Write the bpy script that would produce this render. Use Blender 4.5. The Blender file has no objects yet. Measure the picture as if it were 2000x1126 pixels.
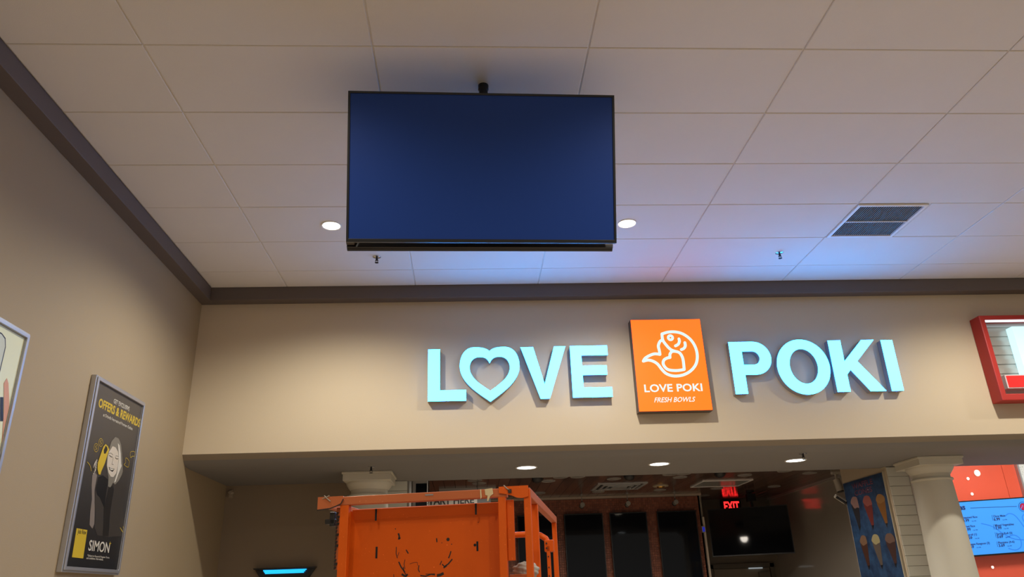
import bpy, bmesh, math, random
from mathutils import Vector, Matrix
random.seed(7)
S = bpy.context.scene
C = S.collection
# ------------------------------------------------------------------ camera
PITCH, YAW, ROLL, FPX = 0.3866, -0.0644, 0.0367, 1460.46
CAM = Vector((1.7324, -3.3341, 1.6))
RM = Matrix.Rotation(YAW, 3, 'Z') @ Matrix.Rotation(PITCH, 3, 'X') @ Matrix.Rotation(ROLL, 3, 'Y')
cam = bpy.data.cameras.new('camera'); cam.sensor_width = 36; cam.lens = FPX / 2000 * 36; cam.clip_start = 0.05
camo = bpy.data.objects.new('camera', cam); C.objects.link(camo)
_m = RM.to_4x4() @ Matrix.Rotation(math.pi / 2, 4, 'X'); _m.translation = CAM
camo.matrix_world = _m
S.camera = camo
# ------------------------------------------------------------------ world, exposure
w = bpy.data.worlds.new('world'); S.world = w; w.use_nodes = True
bg = w.node_tree.nodes['Background']; bg.inputs[0].default_value = (1.0, 0.95, 0.87, 1); bg.inputs[1].default_value = 0.33
S.view_settings.view_transform = 'Standard'; S.view_settings.look = 'None'
S.view_settings.exposure = 0.0; S.view_settings.gamma = 1.0; S.view_settings.use_curve_mapping = False
HC = 4.405      # hall ceiling
FL = -0.15      # floor
YF = 3.555      # fascia face
XL = -0.83      # left wall face
SOF = 2.75      # soffit underside
YB = 4.9        # back of the soffit / alcove wall
ZS = 3.0        # ceiling of the shop
WARM = (1.0, 0.93, 0.80)
COOL = (0.88, 0.96, 1.0)
def spot(x, y, z, energy, col, size=150, blend=0.75, rad=0.07):
    l = bpy.data.lights.new('downlight_beam', 'SPOT'); l.energy = energy; l.color = col
    l.spot_size = math.radians(size); l.spot_blend = blend; l.shadow_soft_size = rad
    o = bpy.data.objects.new('downlight_beam', l); o.location = (x, y, z - 0.03); C.objects.link(o)
HALL = [(0.64, 2.145), (3.06, 2.145), (6.65, 2.145), (9.1, 2.145), (0.64, -0.85), (3.06, -0.85), (5.48, -0.85), (7.9, -0.85),
        (0.64, -3.3), (3.06, -3.3), (5.48, -3.3), (7.9, -3.3), (0.64, -5.7), (3.06, -5.7), (5.48, -5.7)]
for x, y in HALL: spot(x, y, HC, 154 if y > 0 else 86, WARM, 155, 0.6, 0.045)
SOFL = [(2.295, 4.18), (3.63, 4.18), (5.03, 4.18)]
for x, y in SOFL: spot(x, y, SOF, 22, COOL, 130, 0.5)
SHOP_FILL = [(1.9, 5.7), (3.3, 5.7), (4.7, 5.7)]  # downlights added out of view to brighten the shop interior
for x, y in SHOP_FILL: spot(x, y, ZS, 85, (1.0, 0.90, 0.78), 165, 0.4)

# ------------------------------------------------------------------ helpers
def un(px, py, ax, v):
    """point of the real plane axis=v seen at photo pixel px,py"""
    d = RM @ Vector(((px - 1000) / FPX, 1, -(py - 563) / FPX)); i = 'xyz'.index(ax)
    return CAM + d * ((v - CAM[i]) / d[i])
MATS = {}
def mat(name, col, rough=0.6, metal=0.0, emit=None, es=1.0, noise=0.0, nscale=20, bump=0.0, bscale=200, coat=0.0, spec=None):
    if name in MATS: return MATS[name]
    m = bpy.data.materials.new(name); m.use_nodes = True; nt = m.node_tree; b = nt.nodes['Principled BSDF']
    b.inputs['Base Color'].default_value = (*col, 1); b.inputs['Roughness'].default_value = rough
    b.inputs['Metallic'].default_value = metal
    if coat: b.inputs['Coat Weight'].default_value = coat; b.inputs['Coat Roughness'].default_value = 0.08
    if spec is not None: b.inputs['Specular IOR Level'].default_value = spec
    if emit: b.inputs['Emission Color'].default_value = (*emit, 1); b.inputs['Emission Strength'].default_value = es
    if noise or bump:
        tc = nt.nodes.new('ShaderNodeTexCoord')
    if noise:
        n = nt.nodes.new('ShaderNodeTexNoise'); n.inputs['Scale'].default_value = nscale; n.inputs['Detail'].default_value = 5
        mx = nt.nodes.new('ShaderNodeMix'); mx.data_type = 'RGBA'
        mx.inputs[6].default_value = (*[c * (1 - noise) for c in col], 1); mx.inputs[7].default_value = (*[min(1, c * (1 + noise)) for c in col], 1)
        nt.links.new(tc.outputs['Object'], n.inputs['Vector']); nt.links.new(n.outputs['Fac'], mx.inputs[0]); nt.links.new(mx.outputs[2], b.inputs['Base Color'])
    if bump:
        n2 = nt.nodes.new('ShaderNodeTexNoise'); n2.inputs['Scale'].default_value = bscale; n2.inputs['Detail'].default_value = 3
        bp = nt.nodes.new('ShaderNodeBump'); bp.inputs['Strength'].default_value = bump; bp.inputs['Distance'].default_value = 0.002
        nt.links.new(tc.outputs['Object'], n2.inputs['Vector']); nt.links.new(n2.outputs['Fac'], bp.inputs['Height']); nt.links.new(bp.outputs[0], b.inputs['Normal'])
    MATS[name] = m; return m
def tag(o, label=None, cat=None, group=None, kind=None):
    if label: o['label'] = label
    if cat: o['category'] = cat
    if group: o['group'] = group
    if kind: o['kind'] = kind
    return o
def empty(name, loc, label=None, cat=None, group=None, rot=(0, 0, 0)):
    o = bpy.data.objects.new(name, None); C.objects.link(o); o.location = loc; o.rotation_euler = rot
    o.empty_display_size = 0.1
    return tag(o, label, cat, group)
class MB:
    def __init__(s): s.bm = bmesh.new()
    def box(s, a, b, M=None):
        vs = [s.bm.verts.new(Vector((x, y, z)) if M is None else M @ Vector((x, y, z))) for z in (a[2], b[2]) for y in (a[1], b[1]) for x in (a[0], b[0])]
        for f in ((0, 2, 3, 1), (4, 5, 7, 6), (0, 1, 5, 4), (2, 6, 7, 3), (0, 4, 6, 2), (1, 3, 7, 5)): s.bm.faces.new([vs[i] for i in f])
        return s
    def prism(s, pts, z0, z1, M):
        """polygon in local xy extruded from z0 to z1, placed by M"""
        n = len(pts); lo = [s.bm.verts.new(M @ Vector((p[0], p[1], z0))) for p in pts]; hi = [s.bm.verts.new(M @ Vector((p[0], p[1], z1))) for p in pts]
        s.bm.faces.new(lo[::-1]); s.bm.faces.new(hi)
        for i in range(n): s.bm.faces.new((lo[i], lo[(i + 1) % n], hi[(i + 1) % n], hi[i]))
        return s
    def ring(s, outer, inner, z0, z1, M):
        """two loops with the same number of points"""
        n = len(outer); L = [[s.bm.verts.new(M @ Vector((p[0], p[1], z))) for p in lp] for lp in (outer, inner) for z in (z0, z1)]
        ol, oh, il, ih = L
        for i in range(n):
            j = (i + 1) % n
            for q in ((oh[i], oh[j], ih[j], ih[i]), (ol[j], ol[i], il[i], il[j]), (ol[i], ol[j], oh[j], oh[i]), (il[j], il[i], ih[i], ih[j])): s.bm.faces.new(q)
        return s
    def tube(s, pts, r, seg=8, cap=True):
        rings = []
        pts = [Vector(p) for p in pts]
        up0 = None
        for i, p in enumerate(pts):
            d = (pts[min(i + 1, len(pts) - 1)] - pts[max(i - 1, 0)]).normalized()
            if up0 is None or abs(d.dot(up0)) > 0.95: up0 = Vector((0, 0, 1)) if abs(d.z) < 0.9 else Vector((1, 0, 0))
            a = d.cross(up0).normalized(); b = a.cross(d).normalized()
            rr = r[i] if isinstance(r, (list, tuple)) else r
            rings.append([s.bm.verts.new(p + (a * math.cos(t) + b * math.sin(t)) * rr) for t in [2 * math.pi * k / seg for k in range(seg)]])
        for A, B in zip(rings, rings[1:]):
            for k in range(seg): s.bm.faces.new((A[k], A[(k + 1) % seg], B[(k + 1) % seg], B[k]))
        if cap: s.bm.faces.new(rings[0][::-1]); s.bm.faces.new(rings[-1])
        return s
    def lathe(s, prof, c=(0, 0, 0), seg=32, cap=True):
        c = Vector(c); rings = []
        for r, z in prof:
            if r < 1e-6: rings.append([s.bm.verts.new(c + Vector((0, 0, z)))])
            else: rings.append([s.bm.verts.new(c + Vector((r * math.cos(t), r * math.sin(t), z))) for t in [2 * math.pi * k / seg for k in range(seg)]])
        for A, B in zip(rings, rings[1:]):
            for k in range(seg):
                j = (k + 1) % seg
                if len(A) == 1 and len(B) > 1: s.bm.faces.new((A[0], B[k], B[j]))
                elif len(B) == 1 and len(A) > 1: s.bm.faces.new((A[k], A[j], B[0]))
                elif len(A) > 1: s.bm.faces.new((A[k], A[j], B[j], B[k]))
        if cap:
            if len(rings[0]) > 1: s.bm.faces.new(rings[0][::-1])
            if len(rings[-1]) > 1: s.bm.faces.new(rings[-1])
        return s
    def stroke(s, pts, wd, z0, z1, M, closed=False, round_=True):
        """flat band of width wd along a polyline in local xy"""
        n = len(pts); P = [Vector(p[:2]) for p in pts]; Lf = []; Rt = []
        for i in range(n):
            if closed: a, b = P[(i - 1) % n], P[(i + 1) % n]
            else: a, b = P[max(i - 1, 0)], P[min(i + 1, n - 1)]
            d = (b - a).normalized(); nn = Vector((-d.y, d.x)) * wd / 2
            Lf.append(P[i] + nn); Rt.append(P[i] - nn)
        if closed: return s.ring([tuple(p) for p in Rt], [tuple(p) for p in Lf], z0, z1, M)
        for i in range(n - 1): s.prism([tuple(Rt[i]), tuple(Rt[i + 1]), tuple(Lf[i + 1]), tuple(Lf[i])], z0, z1, M)
        if round_:
            for p in (P[0], P[-1]): s.prism([(p.x + wd / 2 * math.cos(t), p.y + wd / 2 * math.sin(t)) for t in [k * math.pi / 5 for k in range(10)]], z0, z1, M)
        return s
    def build(s, name, m, parent=None, bevel=0, smooth=False, world=False, label=None):
        bmesh.ops.recalc_face_normals(s.bm, faces=s.bm.faces)
        me = bpy.data.meshes.new(name); s.bm.to_mesh(me); s.bm.free()
        for mm in (m if isinstance(m, (list, tuple)) else [m]): me.materials.append(mm)
        if smooth:
            me.polygons.foreach_set('use_smooth', [True] * len(me.polygons)); me.set_sharp_from_angle(angle=math.radians(35))
        o = bpy.data.objects.new(name, me); C.objects.link(o)
        if parent:
            o.parent = parent
            if world: o.matrix_parent_inverse = pmat(parent).inverted()
        if bevel:
            bv = o.modifiers.new('bevel', 'BEVEL'); bv.width = bevel; bv.segments = 2; bv.limit_method = 'ANGLE'
        if label: o['label'] = label
        return o
def pmat(o):
    m = Matrix.Translation(o.location) @ o.rotation_euler.to_matrix().to_4x4()
    if o.parent: m = pmat(o.parent) @ o.matrix_parent_inverse @ m
    return m
def struct(name, mb, m, parent=None, **k):
    o = mb.build(name, m, parent, **k)
    if not parent: o['kind'] = 'structure'
    return o
def frame(o, x, y):
    """matrix with local x, y along the given directions and z = x cross y"""
    x = Vector(x).normalized(); y = Vector(y); y = (y - x * y.dot(x)).normalized(); z = x.cross(y)
    M = Matrix((x, y, z)).transposed().to_4x4(); M.translation = Vector(o); return M
def loc2(M, p):
    q = M.inverted() @ p; return (q.x, q.y)
def text(body, m, M, width=None, height=None, name='lettering', parent=None, z0=0.0, depth=0.001, bold=0.0, shear=0.0, at=(0, 0), align='LEFT', label=None, res=3, space=1.0, world=True, split=False):
    cu = bpy.data.curves.new('t', 'FONT'); cu.body = body; cu.size = 1; cu.offset = bold; cu.shear = shear; cu.resolution_u = res; cu.space_character = space
    cu.extrude = 0; to = bpy.data.objects.new('t', cu); C.objects.link(to)
    dg = bpy.context.evaluated_depsgraph_get(); me = bpy.data.meshes.new_from_object(to.evaluated_get(dg))
    bpy.data.objects.remove(to); bpy.data.curves.remove(cu)
    xs = [v.co.x for v in me.vertices]; ys = [v.co.y for v in me.vertices]
    x0, x1, y0, y1 = min(xs), max(xs), min(ys), max(ys)
    base = 0.0 if y0 > -0.02 or not height else 0.0
    sy = height / (max(y1, 0.7) - base) if height else None
    sx = width / (x1 - x0) if width else sy
    if sy is None: sy = sx
    off = {'LEFT': -x0, 'CENTER': -(x0 + x1) / 2, 'RIGHT': -x1}[align]
    for v in me.vertices: v.co = Vector(((v.co.x + off) * sx + at[0], v.co.y * sy + at[1], z0))
    bm = bmesh.new(); bm.from_mesh(me); bpy.data.meshes.remove(me)
    r = bmesh.ops.extrude_face_region(bm, geom=bm.faces[:]); 
    for g in r['geom']:
        if isinstance(g, bmesh.types.BMVert): g.co.z += depth
    bm.transform(M)
    if split:
        done = set(); isl = []
        for v0 in bm.verts:
            if v0 in done: continue
            st = [v0]; cur = []; done.add(v0)
            while st:
                v = st.pop(); cur.append(v)
                for e in v.link_edges:
                    u = e.other_vert(v)
                    if u not in done: done.add(u); st.append(u)
            isl.append(cur)
        for cur in isl:
            mp = {}; mb = MB()
            for v in cur: mp[v] = mb.bm.verts.new(v.co)
            for f in {f for v in cur for f in v.link_faces}: mb.bm.faces.new([mp[v] for v in f.verts])
            mb.build(name, m, parent, world=world)
        bm.free(); return None
    mb = MB(); mb.bm.free(); mb.bm = bm
    return mb.build(name, m, parent, world=world, label=label)
def bez(p0, p1, p2, p3, n=10):
    return [tuple(((1 - t) ** 3) * a + 3 * (1 - t) ** 2 * t * b + 3 * (1 - t) * t * t * c + t ** 3 * d for a, b, c, d in zip(p0, p1, p2, p3)) for t in [i / n for i in range(n)]]
def smooth_line(P, n=5, closed=False):
    out = []; N = len(P); rng = range(N if closed else N - 1)
    g = lambda i: P[i % N] if closed else P[max(0, min(N - 1, i))]
    for i in rng:
        a, b, c, d = g(i - 1), g(i), g(i + 1), g(i + 2)
        for k in range(n):
            t = k / n
            out.append(tuple(0.5 * (2 * b[j] + (c[j] - a[j]) * t + (2 * a[j] - 5 * b[j] + 4 * c[j] - d[j]) * t * t + (3 * b[j] - a[j] - 3 * c[j] + d[j]) * t ** 3) for j in range(2)))
    if not closed: out.append(tuple(P[-1]))
    return out
# ------------------------------------------------------------------ materials
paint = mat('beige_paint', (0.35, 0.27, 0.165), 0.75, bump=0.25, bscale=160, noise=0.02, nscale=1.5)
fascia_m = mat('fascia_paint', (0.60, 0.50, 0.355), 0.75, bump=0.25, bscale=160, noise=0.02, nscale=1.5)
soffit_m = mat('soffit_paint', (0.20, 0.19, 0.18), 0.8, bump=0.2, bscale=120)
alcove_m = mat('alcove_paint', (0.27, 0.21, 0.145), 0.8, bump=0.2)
dark_trim = mat('dark_brown_trim', (0.125, 0.10, 0.09), 0.55)
tile_m = mat('ceiling_tile', (0.74, 0.70, 0.64), 0.9, noise=0.03, nscale=2.5, bump=0.5, bscale=260)
tbar = mat('ceiling_grid', (0.78, 0.74, 0.68), 0.6)
black = mat('black_plastic', (0.012, 0.012, 0.013), 0.4)
black_metal = mat('black_metal', (0.02, 0.02, 0.022), 0.45, 0.6)
chrome = mat('chrome', (0.5, 0.5, 0.52), 0.25, 1.0)
alu = mat('brushed_aluminium', (0.50, 0.50, 0.52), 0.38, 0.75)
white = mat('white_paint', (0.72, 0.68, 0.60), 0.55)
colm = mat('column_paint', (0.55, 0.52, 0.43), 0.6)
lampw = mat('warm_lamp_lens', (1, 1, 1), 0.5, emit=(1.0, 0.88, 0.68), es=9)
lampc = mat('cool_lamp_lens', (1, 1, 1), 0.5, emit=(0.88, 0.97, 1.0), es=6)
trimw = mat('lamp_trim', (0.8, 0.78, 0.74), 0.5)
orange = None
# ------------------------------------------------------------------ hall shell
struct('floor', MB().box((-3, -9, FL - 0.1), (14, 11, FL)), mat('floor_tile', (0.46, 0.37, 0.27), 0.5, noise=0.1, nscale=2))
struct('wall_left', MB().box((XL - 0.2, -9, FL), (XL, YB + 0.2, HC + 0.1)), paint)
cl = struct('ceiling', MB().box((XL - 0.2, -9, HC + 0.009), (14, YF + 0.4, HC + 0.12)), tbar)
# fascia with a chamfered, rounded lower lip swept along x
Mx = Matrix(((0, 0, 1, 0), (1, 0, 0, 0), (0, 1, 0, 0), (0, 0, 0, 1)))
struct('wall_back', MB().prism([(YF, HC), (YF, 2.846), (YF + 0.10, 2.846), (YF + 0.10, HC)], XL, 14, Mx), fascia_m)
lip = [(YF - 0.001, 2.847), (YF + 0.006, 2.838), (YF + 0.030, 2.812), (YF + 0.042, 2.800)]
lip2 = [(YF + 0.042, 2.800), (YF + 0.058, 2.784), (YF + 0.09, 2.766), (YF + 0.14, 2.754), (YF + 0.20, SOF)]
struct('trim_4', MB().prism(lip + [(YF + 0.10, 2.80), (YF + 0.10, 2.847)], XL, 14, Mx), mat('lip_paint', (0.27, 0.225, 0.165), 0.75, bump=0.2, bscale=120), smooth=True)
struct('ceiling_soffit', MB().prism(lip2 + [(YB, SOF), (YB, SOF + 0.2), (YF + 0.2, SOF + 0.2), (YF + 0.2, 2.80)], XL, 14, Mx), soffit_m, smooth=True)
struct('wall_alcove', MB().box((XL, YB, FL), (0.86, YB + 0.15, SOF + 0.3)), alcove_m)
# dark box trim under the ceiling
struct('trim_1', MB().box((XL, -9, 4.277), (-0.715, YF, HC + 0.004)), dark_trim, bevel=0.004)
struct('trim_2', MB().box((-0.715, 3.43, 4.277), (14, YF, HC + 0.004)), dark_trim, bevel=0.004)
# ceiling tiles: 4 x 2 ft panels
cols = [-0.715, 0.0, 1.228, 2.425, 3.66, 4.88, 6.10, 7.32, 8.54, 9.76]
rows = [-1.83, -1.22, -0.61, 0.0, 0.61, 1.22, 1.83, 2.44, 3.05, 3.43]
tcache = {}
def tile_mesh(wd, hd):
    k = (round(wd, 3), round(hd, 3))
    if k not in tcache:
        m = MB(); t = 0.016; e = 0.004
        lo = [m.bm.verts.new((x, y, e)) for x, y in ((0, 0), (wd, 0), (wd, hd), (0, hd))]
        bt = [m.bm.verts.new((x, y, 0)) for x, y in ((e, e), (wd - e, e), (wd - e, hd - e), (e, hd - e))]
        tp = [m.bm.verts.new((x, y, t)) for x, y in ((0, 0), (wd, 0), (wd, hd), (0, hd))]
        m.bm.faces.new(bt[::-1]); m.bm.faces.new(tp)
        for A, B in ((bt, lo), (lo, tp)):
            for i in range(4): m.bm.faces.new((A[i], A[(i + 1) % 4], B[(i + 1) % 4], B[i]))
        me = bpy.data.meshes.new('ceiling_tile'); bmesh.ops.recalc_face_normals(m.bm, faces=m.bm.faces); m.bm.to_mesh(me); m.bm.free(); me.materials.append(tile_m); tcache[k] = me
    return tcache[k]
for i in range(len(cols) - 1):
    for j in range(len(rows) - 1):
        x0, x1, y0, y1 = cols[i] + 0.004, cols[i + 1] - 0.004, rows[j] + 0.0025, rows[j + 1] - 0.0025
        if abs(cols[i] - 4.88) < .01 and abs(rows[j] - 1.83) < .01: x0 = 5.50
        o = bpy.data.objects.new('ceiling_tile', tile_mesh(x1 - x0, y1 - y0)); C.objects.link(o); o.parent = cl
        o.location = (x0, y0, HC + random.uniform(-0.0008, 0.0008)); o.rotation_euler = (random.uniform(-.001, .001), random.uniform(-.0006, .0006), 0)
# ------------------------------------------------------------------ recessed lights
def downlight(x, y, z, r, lens, label, group):
    e = empty('recessed_downlight', (x, y, z), label, 'ceiling light', group)
    MB().lathe([(r, 0.0), (r, -0.004), (r * 0.97, -0.007), (r * 0.86, -0.005), (r * 0.84, 0.0)], seg=32, cap=False).build('trim_ring', trimw, e, smooth=True)
    MB().lathe([(0, -0.0035), (r * 0.85, -0.0025), (r * 0.85, 0.0), (0, 0.0)], seg=32, cap=False).build('lens', lens, e)
    return e
downlight(0.64, 2.145, HC, 0.082, lampw, 'bright warm recessed ceiling downlight at the left edge of the hanging television', 'warm downlights in the tiled ceiling')
downlight(3.06, 2.145, HC, 0.082, lampw, 'bright warm recessed ceiling downlight at the right edge of the hanging television', 'warm downlights in the tiled ceiling')
sl = ['white recessed soffit downlight above the right end of the orange lift', 'white recessed soffit downlight below the orange square sign', 'white recessed soffit downlight beside a sprinkler, below the last sign word']
for (x, y), lb in zip(SOFL, sl): downlight(x, y, SOF, 0.108, lampc, lb, 'white downlights in the soffit')
for (x, y), lb in zip(SHOP_FILL, ['lit recessed downlight over the shop counter, leftmost', 'lit recessed downlight over the shop counter, middle one', 'lit recessed downlight over the shop counter, rightmost']): downlight(x, y, ZS, 0.09, lampw, lb, 'counter downlights in the shop')
# ------------------------------------------------------------------ sprinklers
def sprinkler(x, y, z, label, r=0.036):
    e = empty('fire_sprinkler', (x, y, z), label, 'sprinkler', 'fire sprinkler heads')
    MB().lathe([(r, 0), (r, -0.004), (r * 0.6, -0.010), (0, -0.011)], seg=20).build('escutcheon', chrome if r > .03 else black_metal, e, smooth=True)
    MB().lathe([(0.009, -0.008), (0.009, -0.030), (0.013, -0.032), (0.013, -0.036), (0, -0.037)], seg=12).build('body', black_metal, e)
    for s in (-1, 1): MB().tube([(s * 0.008, 0, -0.03), (s * 0.013, 0, -0.042), (s * 0.004, 0, -0.056)], 0.002, 6).build('frame_arm', black_metal, e)
    MB().lathe([(0.017, -0.056), (0.017, -0.0585), (0, -0.0585)], seg=12).build('deflector', black_metal, e)
sprinkler(0.934, 2.757, HC, 'small dark sprinkler head in the tiled ceiling just below the television')
sprinkler(4.59, 2.753, HC, 'small dark sprinkler head in the blue-lit ceiling below and left of the vent grille')
sprinkler(0.806, 3.895, SOF, 'dark sprinkler head in the soffit above the left column capital')
sprinkler(4.936, 3.778, SOF, 'dark sprinkler head in the soffit beside the rightmost soffit downlight')
# ------------------------------------------------------------------ return air vent
v = empty('return_air_vent', (4.89, 1.84, HC), 'square ceiling vent grille with dark louvres split by one crossbar', 'vent')
vm = mat('vent_enamel', (0.78, 0.76, 0.72), 0.4)
Wv = 0.59
def quad_ring(m, o, i, z0, z1):
    m.ring([(o, o), (Wv - o, o), (Wv - o, Wv - o), (o, Wv - o)], [(i, i), (Wv - i, i), (Wv - i, Wv - i), (i, Wv - i)], z0, z1, Matrix.Identity(4)); return m
quad_ring(MB(), 0, 0.026, -0.010, 0.006).build('frame', vm, v, bevel=0.003)
MB().box((0.02, 0.02, 0.0058), (Wv - 0.02, Wv - 0.02, 0.0085)).build('backing', mat('duct_black', (0.01, 0.01, 0.01), 0.9), v)
sm = None
for k in range(29):
    x = 0.034 + k * (Wv - 0.068) / 28
    if sm is None:
        Ms = Matrix.Rotation(math.radians(18), 4, 'Y')
        so = MB().box((-0.0008, 0.022, -0.0045), (0.0008, Wv - 0.022, 0.0045), Ms).build('louvre', mat('louvre_grey', (0.5, 0.48, 0.46), 0.4), v); sm = so.data
    else:
        so = bpy.data.objects.new('louvre', sm); C.objects.link(so); so.parent = v
    so.location = (x, 0, 0.001)
MB().box((0.026, Wv / 2 - 0.005, -0.010), (Wv - 0.026, Wv / 2 + 0.005, -0.003)).build('crossbar', vm, v)
# ------------------------------------------------------------------ hanging televisions
def screen_mat(name, col, spec=0.5, rough=0.22): return mat(name, col, rough, spec=spec, coat=0.0)
tvscreen = screen_mat('tv_screen_blue_coat', (0.006, 0.038, 0.23), 0.3, 0.4)  # blue base colour stands for the reflection on the dark screen
bezel = mat('tv_bezel', (0.008, 0.008, 0.009), 0.35)
def television(name, loc, rot, wd, hd, label, th=0.045, bz=0.012, scr=None, cat='television', group=None, back=True):
    e = empty(name, loc, label, cat, group, rot)
    I = Matrix.Rotation(math.pi / 2, 4, 'X')     # local xy -> world xz, z -> -y
    o = [(-wd / 2, -hd / 2), (wd / 2, -hd / 2), (wd / 2, hd / 2), (-wd / 2, hd / 2)]
    def ins(b, bb=None): bb = bb or b; return [(-wd / 2 + b, -hd / 2 + bb), (wd / 2 - b, -hd / 2 + bb), (wd / 2 - b, hd / 2 - b), (-wd / 2 + b, hd / 2 - b)]
    MB().ring(o, ins(bz, bz * 1.5), -0.004, 0.014, I).build('bezel', bezel, e, bevel=0.001)
    MB().prism(ins(bz * 0.9, bz * 1.4), 0.0, 0.009, I).build('screen', scr or tvscreen, e)
    MB().prism(o, -0.022, -0.004, I).build('rear_case', black, e, bevel=0.004)
    if back: MB().prism([(-wd * .32, -hd * .38), (wd * .32, -hd * .38), (wd * .30, hd * .22), (-wd * .30, hd * .22)], -th, -0.022, I).build('electronics_housing', black, e, bevel=0.01)
    return e
sc = 0.978
ctr = CAM + (Vector((1.8263, 0.28, 3.8045)) - CAM) * sc
tv = television('television', ctr, (0.3043, 0.0116, 0.0066), 1.4935 * sc, 0.8466 * sc, 'large black flat television switched off, hanging tilted from the ceiling on a pole')
# rear-facing twin, seen only as the strip beneath the first
rt = television('television', (1.816, 0.555, 3.775), (0.29, -0.0122, math.pi), 1.475, 0.84, 'second black television mounted back to back behind the first, only its lower edge showing')
for s in (-1, 1):
    MB().prism([(0, 0), (0.042, 0), (0.055, 0.05), (0.0, 0.05)], 0.0, 0.02, frame((s * 0.7375 if s > 0 else -0.7375, 0.026, -0.41), (-s, 0, 0), (0, 0, 1))).build('corner_grille', mat('grille_grey', (0.09, 0.08, 0.075), 0.6), rt, label='grey perforated corner')
mt = empty('television_mount', (1.842, 0.0, HC), 'black ceiling pole and bracket holding the back-to-back televisions', 'tv mount')
py = 0.338
MB().lathe([(0.026, 0.0), (0.026, -0.66), (0, -0.66)], (0, py, 0), 20).build('pole', black_metal, mt, smooth=True)
MB().lathe([(0.031, 0.0), (0.031, -0.03), (0.026, -0.036), (0.026, 0.0)], (0, py, 0), 20).build('ceiling_collar', black_metal, mt, smooth=True)
MB().box((-0.30, py - 0.035, -0.68), (0.30, py + 0.035, -0.62)).build('cross_bracket', black_metal, mt, bevel=0.004)
for s in (-1, 1): MB().box((s * 0.2 - 0.02, py - 0.065, -0.70), (s * 0.2 + 0.02, 0.505, -0.63)).build('mount_arm', black_metal, mt)
# ------------------------------------------------------------------ illuminated letters
face_m = mat('cyan_white_acrylic', (0.03, 0.05, 0.06), 0.5, emit=(0.42, 8.0, 25.0), es=1.0)
side_m = mat('letter_return_grey', (0.30, 0.29, 0.30), 0.5)
YL = 3.48
FM = frame((0, YL, 0), (1, 0, 0), (0, 0, 1))     # local z = -y (towards the hall)
def letter(shape, rings, label, x, z):
    e = empty('channel_letter', (x, YL, z), label, 'sign letter', 'illuminated sign letters')
    a, b, c = MB(), MB(), MB()
    for r in rings:
        if isinstance(r, tuple): 
            a.ring(r[0], r[1], 0.0, 0.004, FM); b.ring(r[0], r[1], -0.0745, 0.0, FM)
        else: a.prism(r, 0.0, 0.004, FM); b.prism(r, -0.0745, 0.0, FM)
    a.build('lit_face', face_m, e, world=True); b.build('return', side_m, e, world=True)
    for s in shape:
        MB().lathe([(0.005, 0), (0.005, -0.006), (0, -0.008)], (s[0], YL + 0.02, s[1]), 8).build('screw', chrome, e, world=True)
letter([(1.53, 3.265)], [[(1.355, 3.265), (1.709, 3.265), (1.709, 3.366), (1.466, 3.366), (1.466, 3.764), (1.355, 3.764)]], 'lit cyan-white letter L, leftmost of the sign letters', 1.355, 3.265)
def heart(cx, z0, w_, top, notch, side):
    h = bez((0, notch), (w_ * .12, top * .995), (w_ * .33, top), (w_ * .52, top), 8) + bez((w_ * .52, top), (w_ * .82, top), (w_, side + (top - side) * .55), (w_, side), 8) + bez((w_, side), (w_, side - side * .45), (w_ * .42, side * .25), (0, 0), 12)
    return [(cx + x, z0 + z) for x, z in h] + [(cx - x, z0 + z) for x, z in ([(0, 0)] + h[::-1][:-1])]
HO = heart(1.934, 3.250, 0.282, 0.528, 0.487, 0.345)
HI = heart(1.934, 3.352, 0.190, 0.330, 0.268, 0.225)
letter([(1.94, 3.25)], [(HO, HI)], 'lit cyan-white heart outline standing in for the letter O', 1.934, 3.25)
letter([(2.45, 3.268)], [[(2.232, 3.771), (2.402, 3.268), (2.488, 3.268), (2.663, 3.773), (2.553, 3.773), (2.446, 3.405), (2.352, 3.771)]], 'lit cyan-white letter V between the heart and the letter E', 2.45, 3.268)
letter([(2.89, 3.272)], [[(2.706, 3.272), (3.080, 3.272), (3.080, 3.365), (2.811, 3.365), (2.811, 3.487), (3.046, 3.487), (3.046, 3.578), (2.811, 3.578), (2.811, 3.680), (3.066, 3.680), (3.066, 3.775), (2.706, 3.775)]], 'lit cyan-white letter E just left of the orange square sign', 2.89, 3.272)
def arc(cx, cz, rx, rz, a0, a1, n): return [(cx + rx * math.cos(math.radians(a0 + (a1 - a0) * i / n)), cz + rz * math.sin(math.radians(a0 + (a1 - a0) * i / n))) for i in range(n + 1)]
po = [(4.258, 3.273), (4.376, 3.273), (4.376, 3.458)] + arc(4.49, 3.6225, 0.166, 0.1645, -90, 90, 16) + [(4.258, 3.787)]
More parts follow.
